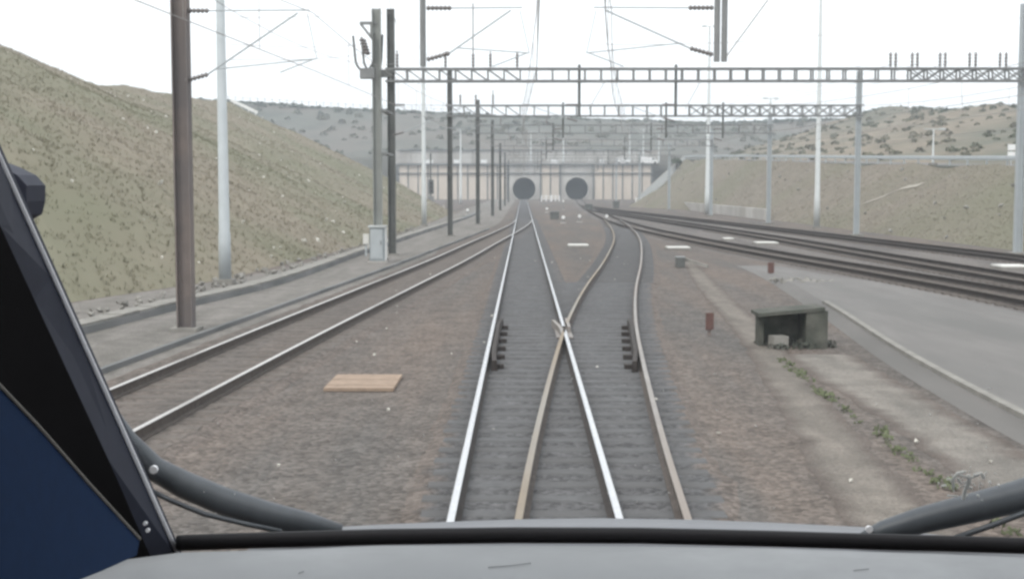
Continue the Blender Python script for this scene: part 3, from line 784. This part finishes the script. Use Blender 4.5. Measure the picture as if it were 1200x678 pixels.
# ================================================================== POLES
def lamp_post(p, H, label, r0=.17, r1=.07, m='galv', heads=2, group='tall lamp posts beside the tracks'):
    p = Vector(p); t = thing('lamp_post', label, 'lamp post', p, group)
    MB().box(p + Vector((0, 0, .08)), (.6, .6, .2)).build('base', 'trough', t)
    MB().tube([p + Vector((0, 0, .1)), p + Vector((0, 0, H * .12)), p + Vector((0, 0, H * .121)), p + Vector((0, 0, H))], [r0 * 1.15, r0 * 1.1, r0, r1], 12).build('pole', m, t, True)
    MB().box(p + Vector((0, 0, H)), (1.6, .08, .08)).build('crossarm', m, t)
    for s in ([-1, 1] if heads == 2 else [1]):
        MB().box(p + Vector((s * .65, -.15, H - .02)), (.5, .4, .16)).build('lamp_head', m, t)
lamp_post(G(264, 333), 14, 'pale grey lamp post in front of the left embankment beside the brown mast', .18, .11)
lamp_post(G(497, 265), 21, 'tall thin pale lamp post left of the track, behind the twin dark masts', .19, .10, 'galv_pale')
lamp_post(G(957, 268), 21, 'tall pale lamp post at the right bank, left of the gantry mast', .21, .09, 'galv_pale')
lamp_post(G(829, 252), 22, 'tall pale lamp post at the foot of the bank right of the stairs', .30, .11, 'galv_pale')
lamp_post(Vector((30.8, 161, bank_z(30.8, 161) + .1)), 9.5, 'lamp post part way up the right bank behind the other lamp posts', .2, .1, 'galv_pale')
q = at(1093, 193, 108); q.z = Ht(108)
lamp_post(q, 3.0, 'short lamp post with white head on the terrace road', .08, .05, 'galv_pale', 1)
for px, D, H, lab in ((622, 330, 20, 'distant white lamp post behind the wires above the left tunnel'), (660, 345, 19, 'distant white lamp post above the wall between the tunnels'), (737, 300, 19, 'distant white lamp post right of the right tunnel'), (753, 320, 20, 'distant white lamp post, left one of the pair near the stairs'), (771, 320, 21, 'distant white lamp post, right one of the pair near the stairs'), (540, 260, 15, 'distant lamp post left of the tracks near the portal wall')):
    X = (px - 613) / 1500 * D; z0 = 0
    if px > 600: D = PD + 5; X = (px - 613) / 1500 * D; z0 = ZT + .4; H = 8 + (px % 5) * .7
    lamp_post((X, D, z0), H, lab, .22, .12, 'galv_pale', 2, 'distant lamp posts near the portal')

def h_mast(parent, x, y, H, w=.30, m='steel_dark', z0=0, name='mast'):
    mb = MB(); d = w
    mb.box((x - w/2 + .015, y, z0 + H/2), (.03, d, H)); mb.box((x + w/2 - .015, y, z0 + H/2), (.03, d, H)); mb.box((x, y, z0 + H/2), (w - .06, .03, H))
    return mb.build(name, m, parent)
def insulator(mb, p, q, r=.055, n=6):
    p = Vector(p); q = Vector(q); pts = []; rs = []
    for k in range(n):
        a, b, c, d = [(k + s) / n for s in (0.0, .35, .65, .99)]
        pts += [p.lerp(q, a), p.lerp(q, b), p.lerp(q, c), p.lerp(q, d)]; rs += [r * .45, r, r, r * .45]
    mb.tube(pts, rs, 8)
def cantilever(t, x, y, zt, zb, xe, zm, zc, m='galv'):
    """from support at x to the wires above xe"""
    s = 1 if xe > x else -1
    ins = MB(); insulator(ins, (x + s*.08, y, zt), (x + s*.62, y, zt)); insulator(ins, (x + s*.08, y, zb), (x + s*.58, y, zb + .14)); ins.build('insulator', 'ceramic', t)
    mb = MB(); mb.tube([(x + s*.6, y, zt), (xe + s*.1, y, zm + .06)], .016, 6)
    mb.tube([(x + s*.56, y, zb + .13), (xe - s*.15, y, zm)], .019, 6)
    mb.tube([(x + s*.75, y, zb + .25), (xe + s*.25, y, zc + .32)], .014, 6)
    mb.tube([(xe + s*.2, y, zc + .32), (xe - s*.55, y, zc + .03)], .014, 6)
    mb.tube([(xe + s*.25, y, zc + .32), (xe + s*.05, y, zm)], .010, 5)
    mb.build('cantilever_arm', m, t)
GD = []
ZM, ZC = 6.95, 5.72
def gantry(D, xl, xr, zb, zt, hl, hr, label, wm=.30, drops=(), posts=(), diag=(), ml='steel_dark', mr='galv', pitch=.74, mt='truss', dark_drop='steel_dark'):
    t = thing('catenary_gantry', label, 'gantry', (xl, D, 0), 'catenary gantries spanning the tracks')
    h_mast(t, xl, D, hl, wm, ml); h_mast(t, xr, D, hr, wm, mr)
    MB().box((xl, D, .02), (.6, .6, .12)).build('mast_foot', 'trough', t); MB().box((xr, D, .06), (.8, .8, .2)).build('mast_foot', 'trough', t)
    for yy in (-.24, .24):
        for z in (zb, zt): MB().box(((xl + xr)/2, D + yy, z), (xr - xl + .5, .09, .09)).build('chord', mt, t)
    n = int((xr - xl) / pitch); vm = MB().box((0, 0, 0), (.075, .055, zt - zb - .09)).mesh('truss_post', mt)
    for k in range(n + 1):
        x = xl + (xr - xl) * k / n
        inst('truss_post', vm, t, (x, D - .24, (zb + zt)/2)); inst('truss_post', vm, t, (x, D + .24, (zb + zt)/2))
        if k < n:
            x2 = xl + (xr - xl) * (k + 1) / n; xm = (x + x2) / 2
            for d0, d1, typ in diag:
                if d0 <= xm <= d1:
                    for yy in (-.24, .24):
                        MB().bar((x + .05, D + yy, zt - .05), (x2 - .05, D + yy, zb + .05), .045).build('diagonal', mt, t)
                        if typ == 'x': MB().bar((x + .05, D + yy + .05, zb + .05), (x2 - .05, D + yy + .05, zt - .05), .045).build('diagonal', mt, t)
    for dx, zbot, xe in drops:
        MB().tube([(dx, D, zt + .2), (dx, D, zbot)], .065, 8).build('drop_tube', dark_drop, t)
        if xe is not None: cantilever(t, dx, D, ZM + .05, min(max(zbot + .15, ZC + .1), ZM - .7), xe, ZM, ZC)
    for px_, h in posts:
        mb = MB(); mb.tube([(px_, D - .1, zt), (px_, D - .1, zt + h)], .03, 6); insulator(mb, (px_, D - .1, zt + .1), (px_, D - .1, zt + min(h, .7)), .075, 4); mb.build('wire_post', 'ceramic', t)
    GD.append(D); return t
g0 = gantry(28, -7.42, 22.5, 8.25, 8.85, 9.3, 9.3, 'brown mast standing close on the left, its gantry out of the picture overhead', .34, ml='steel_brown',
       drops=[(-2.17, 5.75, -.12), (4.18, 5.85, 1.62), (4.34, 5.85, None)], posts=(), dark_drop='steel_mid')
cantilever(g0, -7.42, 28, 6.95, 5.45, cen_left(28), 6.9, 5.6)
sx = lambda px, D: (px - 613) / 1500 * D
g1 = gantry(60, -6.14, 23.12, 8.08, 8.64, 11.4, 11.6, 'nearest visible gantry beam spanning the whole picture over the tracks', .34, mr='galv', pitch=.735,
       drops=[(sx(678, 60), 6.45, .15), (sx(790, 60), 6.45, cen_div(60))], posts=[(sx(467, 60), .85), (sx(523, 60), .8), (sx(555, 60), 3.0), (sx(575, 60), .8), (sx(606, 60), .8)] + [(sx(p_, 60), .75) for p_ in (1037, 1043, 1062, 1068, 1094, 1100, 1128, 1135, 1163, 1170)],
       diag=[(-6.2, -.2, 'n'), (18, 24, 'x')])
g2 = gantry(84, -4.78, 21.8, 7.82, 8.5, 10.8, 10.7, 'second gantry beam, between the dark mast and the pale right mast', .32, mr='galv', pitch=.9,
       drops=[(2.6, 6.4, .12), (9.3, 6.4, cen_div(84)), (13.0, 6.4, cen_r1(84))], posts=[(sx(578, 84), 1.0), (sx(558, 84), .7), (sx(540, 84), .7)], diag=[(-4.8, -.5, 'n'), (11, 22, 'x')])
for i, (D, xl, xr, lab) in enumerate(((112, -3.95, 21.4, 'third gantry from the cab, faint below the skyline of the hill'), (145, -3.45, 21.2, 'fourth gantry from the cab, seen against the far hill'), (185, -3.3, 21, 'fifth gantry from the cab, near the low concrete wall'), (232, -3.3, 21, 'sixth gantry from the cab, just above the portal ledge'), (290, -3.3, 21, 'farthest gantry, right in front of the portal wall'))):
    gantry(D, xl, xr, 7.9, 8.6, 10.8 if i < 2 else 9.6, 9.6, lab, .34, ml='steel_dark', mr='galv', pitch=1.3, drops=[(2.6, 6.4, .12), (cen_r1(D) + 2.4, 6.4, cen_r1(D))], posts=[(xl + 2, .8), (xl + 6, .8)], mt='steel_mid')

# cantilevers from the left masts over the left track
cantilever(g1, -6.14, 60, 7.0, 5.6, cen_left(60), 6.9, 5.65)

# twin mast with switchgear
p = Vector((sx(443, 54.5), 54.5, 0))
t = thing('switch_mast', 'grey green mast carrying switchgear loops behind the trackside cabinet', 'mast', p)
h_mast(t, p.x, p.y, 10.65, .36, 'galv_mid'); MB().box(p + Vector((0, 0, .06)), (.8, .8, .2)).build('mast_foot', 'trough', t)
mb = MB(); mb.box(p + Vector((-.35, 0, 10.05)), (.7, .16, .12)); mb.box(p + Vector((-.2, 0, 9.75)), (.12, .16, .5)); mb.bar(p + Vector((-.65, 0, 10.0)), p + Vector((-.1, 0, 9.3)), .1); mb.build('bracket', 'steel_mid', t)
for k in range(2):
    mb = MB(); insulator(mb, p + Vector((-.62 + .05*k, -.2 + .4*k, 9.4)), p + Vector((-.42 + .05*k, -.2 + .4*k, 8.75)), .11, 5); mb.build('insulator', 'ceramic', t)
    mb = MB(); arc = [p + Vector((-.5 + .3*k + .38 * math.cos(a) - .0, -.2 + .4*k, 8.6 + .55 * math.sin(a))) for a in [math.pi * (1 + s/10) for s in range(11)]]
    mb.tube([arc[0] + Vector((-.08, 0, .9))] + arc + [arc[-1] + Vector((.05, 0, 1.0))], .045, 8); mb.build('cable_loop', 'steel_dark', t)
MB().box(p + Vector((-.38, 0, 7.95)), (.62, .5, .42)).build('switch_box', 'steel_mid', t)
MB().box(p + Vector((.38, 0, 7.95)), (.5, .3, .3)).build('switch_box', 'steel_dark', t)
for z in (4.6, 6.4): MB().box(p + Vector((.3, 1.2, z)), (.25, 2.6, .1)).build('tie_bar', 'steel_mid', t)
p = G(442, 308)
t = thing('trackside_cabinet', 'grey blue metal cabinet standing at the foot of the twin masts', 'cabinet', p)
MB().box(p + Vector((0, .3, .78)), (.62, .55, 1.42)).build('body', 'cab_grey', t); MB().box(p + Vector((0, .3, 1.53)), (.74, .68, .08)).build('roof', 'galv_pale', t)
dr = MB().box(p + Vector((-.02, .01, .8)), (.5, .03, 1.25)).build('door', 'galv', t); MB().box(p + Vector((.16, -.015, .85)), (.03, .03, .16)).build('handle', 'steel_dark', dr)
MB().box(p + Vector((0, .3, .03)), (.8, .7, .1)).build('plinth', 'conc', t)
MB().box(p + Vector((.345, .3, .8)), (.05, .4, 1.4)).build('cable_duct', 'white', t)
p2 = G(429, 300); t = thing('meter_box', 'small cream box on a post left of the grey blue cabinet', 'box', p2)
MB().box(p2 + Vector((0, 0, .35)), (.08, .08, .7)).build('post', 'galv', t); MB().box(p2 + Vector((0, 0, .8)), (.24, .2, .45)).build('box', 'cover', t)
# dark colour light signal far left
p = Vector((sx(505, 200), 200, 0)); t = thing('signal_post', 'dark signal post with tall box heads before the left portal wall', 'signal', p)
MB().tube([p, p + Vector((0, 0, 8.6))], .13, 8).build('post', 'steel_dark', t)
MB().box(p + Vector((.1, -.15, 3.4)), (.75, .3, 2.2)).build('signal_head', 'steel_dark', t); MB().box(p + Vector((.05, -.15, 1.2)), (.9, .5, 1.5)).build('equipment_box', 'steel_mid', t)
for k in range(3): MB().tube([p + Vector((.1, -.3, 2.75 + .6*k)), p + Vector((.1, -.45, 2.75 + .6*k))], .17, 10).build('lamp_hood', 'rubber', t)
# sign boards at the right edge, on the terrace
q = Vector((Xt(95) - .5, 95, Ht(95) - .3)); X = sx(1180, 95)
q = Vector((X, 95, bank_z(X, 95) + .1)); t = thing('sign_post', 'post with two small white plates on the bank at the right edge', 'sign', q)
MB().tube([q, q + Vector((0, 0, 1.5))], .04, 6).build('post', 'galv', t)
for z in (.75, 1.3): MB().box(q + Vector((0, -.05, z)), (.55, .03, .42)).build('plate', 'white', t)
# crash barrier along the terrace
t = thing('guard_rail', 'long grey steel guard rail along the edge of the terrace road', 'guard rail', (Xt(150), 150, Ht(150)))
gp_ = MB().box((0, 0, 0), (.1, .1, .75)).mesh('post', 'galv')
for k in range(70):
    D = 80 + k * 4; inst('post', gp_, t, (Xt(D) + .4, D, Ht(D) + .35))
mb = MB(); mb.sweep([(-.03, -.16), (.03, -.16), (.05, 0), (.03, .16), (-.03, .16), (-.06, 0)], [(Xt(D) + .32, D, Ht(D) + .62) for D in range(78, 362, 6)]); mb.build('rail', 'galv', t)
t = thing('crest_barrier', 'short white barrier at the top end of the left embankment', 'barrier', (-36.5, 162, 14))
for k in range(4): MB().box((-36.8 + .9*k, 164, 13.6 - .45*k), (.1, .1, 1.5)).build('post', 'white', t)
MB().bar((-37.2, 163.9, 14.35), (-33.8, 163.9, 12.75), .09, .35).build('rail', 'white', t)
# ridge fence
t = thing('ridge_fence', 'thin post fence along the skyline of the far hill at the left', 'fence', ridge_at(300))
fp = MB().box((0, 0, 0), (.16, .16, 2.2)).mesh('post', 'steel_mid')
for k in range(34):
    q = ridge_at(268 + 8.6 * k); inst('post', fp, t, (q.x, q.y - 1, q.z + .9))
mb = MB(); mb.tube([ridge_at(268 + 8.6*k) + Vector((0, -1, 1.5)) for k in range(34)], .05, 5); mb.build('wire', 'steel_mid', t)

# ---- overhead wires
def line(label, cen, supports, zm, zc, extra=0, rr=.009):
    D0, D1 = supports[0], supports[-1]
    t = thing('overhead_line', label, 'overhead line', (cen(max(D0, 20)), max(D0, 20), zc), 'overhead wires above the tracks')
    cont = []; mess = []; drop = MB(); dm = []
    for a, b in zip(supports, supports[1:]):
        n = max(4, int((b - a) / 4))
        za, zb_ = .18 * (1 if (supports.index(a) % 2) else -1), .18 * (1 if (supports.index(b) % 2) else -1)
        for k in range(n):
            u = k / n; D = a + (b - a) * u; x = cen(D) + za + (zb_ - za) * u; s = 4 * u * (1 - u)
            cont.append((x, D, zc)); mess.append((x, D, zm - .45 * s))
            if k: MB().tube([(x, D, zc), (x, D, zm - .45 * s)], .006, 4).build('dropper', 'wire', t)
    cont.append((cen(D1), D1, zc)); mess.append((cen(D1), D1, zm))
    MB().tube(cont, rr, 5).build('contact_wire', 'wire', t); MB().tube(mess, rr, 5).build('messenger_wire', 'wire', t)
sup = [-25, 28, 60, 84, 112, 145, 185, 232, 290, 368]
line('pair of wires straight above the centre track, running to the left tunnel', cen_own, sup, ZM, ZC)
line('pair of wires above the curving crossover track', cen_div, [-2, 28, 60, 84, 112], ZM, ZC)
line('pair of wires above the left joining track', cen_left, [-10, 28, 60, 84, 112], ZM - .05, ZC - .05)
line('pair of wires above the nearest dark track, running to the right tunnel', cen_r1, sup, ZM, ZC)
line('pair of wires above the middle dark track on the right', cen_r2, [-20, 28, 60, 84, 112, 145, 185], ZM, ZC)
line('pair of wires above the farthest dark track by the bank', cen_r3, [-20, 28, 60, 84, 112, 145, 185], ZM, ZC)
def wire(label, pts, rr=.009, group='feeder wires slung between masts'):
    P = []
    for a, b in zip(pts, pts[1:]):
        for k in range(8):
            u = k / 8; q = Vector(a).lerp(Vector(b), u); q.z -= .0006 * (Vector(b) - Vector(a)).length ** 2 * 4 * u * (1 - u); P.append(q)
    P.append(Vector(pts[-1]))
    tag(MB().tube(P, rr, 5).build('feeder_wire', 'wire', org=tuple(P[0])), label, 'wire', group)
wire('feeder wire strung along the tops of the left masts', [(-8.2, -10, 9.2), (-7.42, 28, 9.2), (-6.14, 60, 11.2), (-4.78, 84, 10.7), (-3.95, 112, 10.7), (-3.45, 145, 10.7), (-3.3, 185, 9.5), (-3.3, 232, 9.5)])
wire('lower feeder wire along the left masts below the switchgear', [(-8.0, -10, 7.4), (-7.2, 28, 7.5), (-5.9, 60, 8.9), (-4.6, 84, 8.9), (-3.75, 112, 8.9), (-3.3, 145, 8.9)])
wire('slack earth wire dropping from the left onto the nearest gantry', [at(448, -30, 34), at(470, 40, 52), (sx(490, 60), 59.8, 8.9)])
wire('slanting stay wire rising right from the hanging tube', [(4.34, 28, 5.9), at(900, 0, 27)], .012)
wire('slanting stay wire under the nearest gantry left of the second drop tube', [at(708, 97, 60), at(690, 128, 60)], .015)
wire('slanting stay wire under the nearest gantry beside the second drop tube', [at(820, 97, 60), at(803, 128, 60)], .015)
for k in range(4): wire(f'{("first", "second", "third", "fourth")[k]} wire from the left of the wires crossing above the nearest gantry to the right', [(sx(1040 + 32*k, 60), 59.9, 9.4), (sx(1040 + 32*k, 60) - 2.4, 84, 9.2), (sx(1040 + 32*k, 60) - 5, 112, 9)])
wire('long wire sagging across the sky towards the right mast', [at(700, 52, 40), at(960, 42, 50), (23.3, 60, 11.0)])
for k, (ya, yb) in enumerate(((20, 18), (52, 55), (70, 66))):
    wire(('upper', 'middle', 'lower')[k] + ' of the wires strung left from the switchgear mast', [at(270, ya, 42), (p.x * 0 + sx(430, 54.5), 54.4, CAMZ + (221 - yb) / 1500 * 54.5)])

# ================================================================== CAB
cab = thing('train_cab', 'dark train cab interior framing the view with pillar, blue panel and grey dashboard', 'train cab', (0, 1.0, 0))
def A(px, py, D): return at(px, py, D)
# windscreen plane: base at 2.03 m ahead, leaning back with the pillar
W0 = A(205, 640, 2.03); W1 = A(-4, 195, 1.66); W2 = A(1200, 640, 2.03)
WN = (W1 - W0).cross(W2 - W0).normalized()
def onglass(px, py, off=0.0):
    d = ray(px, py); t = (W0 - Vector((0, 0, CAMZ))).dot(WN) / d.dot(WN)
    return Vector((0, 0, CAMZ)) + d * (t + off)
# pillar: inner strip facing the driver, with its bright outer edge
pr = [(207, 653), (130, 480), (60, 325), (0, 193), (-60, 60), (-140, -120)]
pl_ = [(178, 655), (128, 540), (40, 350), (0, 264), (-62, 128), (-150, -60)]
def strip(a, b, dd, name, m, parent, thick=(0, .03, 0)):
    mb = MB(); n = len(a); vs = []
    for (ax, ay), (bx, by) in zip(a, b):
        D = dd(ay); p_ = A(ax, ay, D); q_ = A(bx, by, D - .05); th = Vector(thick)
        vs += [p_, q_, q_ + th, p_ + th]
    fs = []
    for k in range(n - 1):
        for j in range(4): fs.append((4*k+j, 4*k+(j+1) % 4, 4*k+4+(j+1) % 4, 4*k+4+j))
    fs += [(0, 3, 2, 1), (4*n-4, 4*n-3, 4*n-2, 4*n-1)]
    return mb.add(vs, fs).build(name, m, parent)
pd = lambda y: 1.66 + (y - 195) * (2.0 - 1.66) / 457
pil_o = strip(pr, pl_, pd, 'window_pillar', 'pillar', cab)
mb = MB(); mb.tube([A(x + 2.6, y, pd(y) + .004) for x, y in pr], .0042, 6); mb.build('edge_trim', 'trim', pil_o)
for (px_, py_) in ((171, 612), (174, 620)):
    mb = MB(); c = A(px_, py_, pd(py_) - .06); mb.tube([c, c + Vector((0, -.006, 0))], .003, 8); mb.build('screw', 'trim', pil_o)
pr2 = [(1398, 656), (1475, 480), (1545, 325), (1605, 193), (1665, 60), (1745, -120)]
pl2 = [(1440, 656), (1515, 540), (1590, 350), (1640, 264), (1700, 128), (1790, -60)]
strip(pr2, pl2, pd, 'window_pillar', 'pillar', cab)
# side lining, painted black for the shadow inside the cab
bl = [(205, 672), (196, 640), (142, 535), (50, 342), (10, 252), (-66, 80), (-420, 90), (-420, 760), (170, 700)]
MB().slab([A(x, y, 2.0) for x, y in bl], (-.02, .05, 0)).build('shadow_lining', 'black', cab)
# navy panel
bp_ = [(-120, 332), (-60, 392), (0, 452), (45, 499), (104, 566), (164, 631), (160, 650), (120, 668), (80, 684), (60, 740), (-120, 740)]
Dp = lambda x: 1.25 + (x + 260) * .0012
BP0 = A(164, 631, 1.72); BN = (A(0, 452, 1.36) - BP0).cross(A(0, 690, 1.30) - BP0).normalized(); BN = BN if BN.y < 0 else -BN
def onpanel(px, py, off=0):
    d = ray(px, py); return Vector((0, 0, CAMZ)) + d * ((BP0 - Vector((0, 0, CAMZ))).dot(BN) / d.dot(BN) + off)
panel = MB().slab([onpanel(x, y) for x, y in bp_], -BN * .03).build('side_panel', 'blue', cab)
mb = MB(); mb.tube([onpanel(x, y, -.002) for x, y in bp_[:6]], .0022, 6); mb.build('edge_highlight', 'beige_edge', panel)  # painted highlight along the top edge of the panel
# dashboard: crowned sheet running to the seal
ZD = CAMZ - .556
front = [(60, 668), (150, 653), (212, 645), (320, 641), (450, 637.5), (600, 636), (750, 636.5), (900, 640), (1000, 643), (1100, 646), (1200, 649), (1320, 655), (1420, 662)]
fpts = [G(x, y, ZD) for x, y in front]
mb = MB(); vs = []; fs = []
rows_ = [0, .012, .05, .15, .35, .6, .9]
for j, s in enumerate(rows_):
    for q in fpts:
        drop = (-.012 if j == 0 else 0) + (-.25 * max(0, s - .35) ** 2)
        vs.append((q.x, q.y - s, ZD + drop + .004 * mnoise.noise((q.x * 6, s * 8, 0))))
n = len(fpts)
for j in range(len(rows_) - 1):
    for k in range(n - 1): fs.append((j*n+k, j*n+k+1, (j+1)*n+k+1, (j+1)*n+k))
dashb = mb.add(vs, fs).build('dashboard', 'dash', cab, True)
for k, (sx_, sy_, pts_) in enumerate(((0, 0, [(572, 664), (600, 662), (622, 659)]), (0, 0, [(350, 671), (356, 669)]), (0, 0, [(1000, 668), (1018, 666)]))):
    mb = MB(); mb.tube([G(x, y, ZD + .003) for x, y in pts_], .0007, 5); mb.build('scuff_mark', 'steel_mid', dashb)
# black seal along the foot of the glass, rising above the dash
sealc = [(208, 636), (215, 635.5), (320, 632), (450, 628.5), (600, 626.5), (750, 627), (900, 630.5), (1000, 633.5), (1100, 636), (1200, 639), (1320, 644), (1400, 649)]
mb = MB(); mb.tube([A(x, y, 2.01 - abs(x - 650) * .00004) for x, y in sealc], .0128, 10); mb.build('windscreen_seal', 'rubber', cab, True)
# nose rim outside the glass
rim_t = [(300, 629), (390, 617), (470, 613), (600, 608), (700, 606.5), (820, 608.5), (920, 612.5), (1010, 617), (1100, 626), (1250, 640), (1400, 652)]
mb = MB(); vs = []; fs = []
for k, (x, y) in enumerate(rim_t):
    e = A(x, y, 2.22); vs += [e, e + Vector((0, -.10, .0 - .004)), e + Vector((0, -.16, -.05)), e + Vector((0, .35, -.16)), e + Vector((0, .8, -.5)), e + Vector((0, 1.3, -1.2)), e + Vector((0, 1.35, -1.75))]
    if k:
        a, b = 7*(k-1), 7*k
        for j in (0, 1): fs.append((a+j, a+j+1, b+j+1, b+j))
        for j0, j1 in ((0, 3), (3, 4), (4, 5), (5, 6)): fs.append((a+j0, b+j0, b+j1, a+j1))
mb.add(vs, fs).build('nose_rim', 'nose', cab, True)
# wiper arms outside the glass
def arm(pts_, rads, D, label, bolts=()):
    t_ = MB(); t_.tube([A(x, y, D) for x, y in pts_], rads, 12)
    o = t_.build('wiper_arm', 'wiper', cab, True); o['label'] = label
    return o
la = arm([(120, 470), (150, 515), (180, 548), (215, 567), (260, 586), (310, 602), (360, 613), (400, 622)], [.012, .016, .021, .0235, .024, .0235, .02, .012], 2.14, 'thick dark wiper arm curving down behind the left pillar')
mb = MB(); mb.tube([A(x, y, 2.11) for x, y in [(178, 575), (200, 586), (240, 602), (290, 614), (330, 622)]], .0045, 6); mb.build('wiper_blade', 'wiper', la, True)
mb = MB(); c = A(181, 549, 2.10); mb.tube([c, c + Vector((0, -.008, 0))], .007, 8); mb.build('glint_bolt', 'trim', la)  # pale bolt added as a painted glint on the arm
ra = arm([(1005, 634), (1035, 622), (1080, 609), (1130, 597), (1190, 582), (1260, 560), (1340, 530), (1410, 480), (1430, 410)], [.010, .018, .0225, .025, .027, .028, .028, .026, .02], 2.13, 'thick dark wiper arm rising to the right edge')
mb = MB(); mb.tube([A(x, y, 2.10) for x, y in [(1110, 633), (1160, 616), (1210, 597), (1270, 575)]], .005, 6); mb.build('wiper_blade', 'wiper', ra, True)
mb = MB(); c = A(1018, 619, 2.12); mb.tube([c, c + Vector((0, -.006, 0))], .006, 8); mb.build('glint_bolt', 'trim', ra)  # same pale painted glint on the right arm
# housing seen past the pillar at left
mb = MB(); c = A(2, 226, 2.3)
hp = [(-40, 180), (0, 195), (20, 205), (31, 217), (31, 236), (27, 252), (10, 262), (-40, 262)]
mb.slab([A(x, y, 2.25) for x, y in hp], (0, .09, 0)); mb.build('mirror_housing', 'pillar', cab)
# cab shell behind and above, floor and lower body: keeps daylight off the lining as in a real cab
sh = MB()
sh.box((.12, -.2, 4.02), (2.6, 2.6, .08)); sh.build('cab_roof', 'black', cab)
MB().box((-1.16, -.25, 2.4), (.06, 2.6, 3.1)).build('cab_side', 'black', cab); MB().box((1.42, -.25, 2.4), (.06, 2.6, 3.1)).build('cab_side', 'black', cab)
MB().box((.12, -1.5, 2.4), (2.5, .06, 3.1)).build('cab_back', 'black', cab); MB().box((.12, .2, .95), (2.6, 3.4, .2)).build('cab_floor', 'black', cab)
MB().box((.11, .3, .55), (2.2, 2.6, .6)).build('bogie_frame', 'steel_dark', cab)
for yy in (-.6, 1.2):
    for sx_ in (-.7525, .7525): MB().tube([(.11 + sx_ - .06, yy, .65), (.11 + sx_ + .06, yy, .65)], .45, 20).build('wheel', 'steel_mid', cab)
# windscreen glass with a faint film of dust
gm = bpy.data.materials.new('dusty_windscreen'); gm.use_nodes = True
n = gm.node_tree.nodes; L = gm.node_tree.links; n.clear()
tr = n.new('ShaderNodeBsdfTransparent'); tr.inputs[0].default_value = (.985, .99, .985, 1)
df = n.new('ShaderNodeBsdfDiffuse'); df.inputs[0].default_value = (.7, .7, .72, 1)
gl = n.new('ShaderNodeBsdfGlossy'); gl.inputs['Roughness'].default_value = .02
m1 = n.new('ShaderNodeMixShader'); m1.inputs[0].default_value = .012; L.new(tr.outputs[0], m1.inputs[1]); L.new(df.outputs[0], m1.inputs[2])
m2 = n.new('ShaderNodeMixShader'); m2.inputs[0].default_value = .02; L.new(m1.outputs[0], m2.inputs[1]); L.new(gl.outputs[0], m2.inputs[2])
o_ = n.new('ShaderNodeOutputMaterial'); L.new(m2.outputs[0], o_.inputs['Surface'])
M['glass'] = gm
mb = MB(); cs = [onglass(x, y) for x, y in ((205, 634), (1400, 634), (1560, -330), (-190, -330))]
mb.add(cs, [(0, 1, 2, 3)]); ws = mb.build('windscreen', 'glass', cab)
# dried insect on the glass
rr = random.Random(9); mb = MB()
def sq(pts_, w): mb.tube([onglass(x, y, -.004) for x, y in pts_], w * 1.5, 5)
sq([(1117, 572), (1117, 560), (1122, 554), (1130, 552)], .0016); sq([(1135, 557), (1136, 563), (1131, 574), (1129, 584)], .0022)
sq([(1141, 556), (1150, 554), (1153, 560)], .0016); sq([(1122, 561), (1127, 566)], .0012); sq([(1110, 580), (1122, 581)], .0010); sq([(1103, 569), (1109, 568)], .0012)
sq([(1124, 556), (1137, 560), (1147, 556)], .0012)
for k in range(70): 
    x, y = rr.gauss(1133, 15), rr.gauss(566, 9); sq([(x, y), (x + rr.uniform(-2, 2), y + rr.uniform(-2, 2))], rr.uniform(.0004, .0013))
tag(mb.build('insect_splat', 'splat', ws), 'white dried insect splat on the windscreen above the right wiper')
mb = MB()
for k in range(34):
    x, y = rr.uniform(220, 1190), rr.uniform(420, 605); mb.tube([onglass(x, y, -.003), onglass(x + rr.uniform(-1.5, 1.5), y + 1, -.003)], rr.uniform(.0004, .0009), 5)
tag(mb.build('dust_specks', 'splat', ws), kind='stuff')

# ================================================================== AIR
hm = bpy.data.materials.new('haze_air'); hm.use_nodes = True
n = hm.node_tree.nodes; L = hm.node_tree.links; n.clear()
pv = n.new('ShaderNodeVolumePrincipled'); pv.inputs['Color'].default_value = (.86, .93, 1, 1); pv.inputs['Density'].default_value = .00085
pv.inputs['Anisotropy'].default_value = .2
o_ = n.new('ShaderNodeOutputMaterial'); L.new(pv.outputs[0], o_.inputs['Volume'])
M['haze'] = hm
mb = MB(); mb.box((0, 345, 24), (1140, 900, 50))
tag(mb.build('haze', 'haze'), 'thin pale haze filling the cutting', 'haze', kind='stuff')
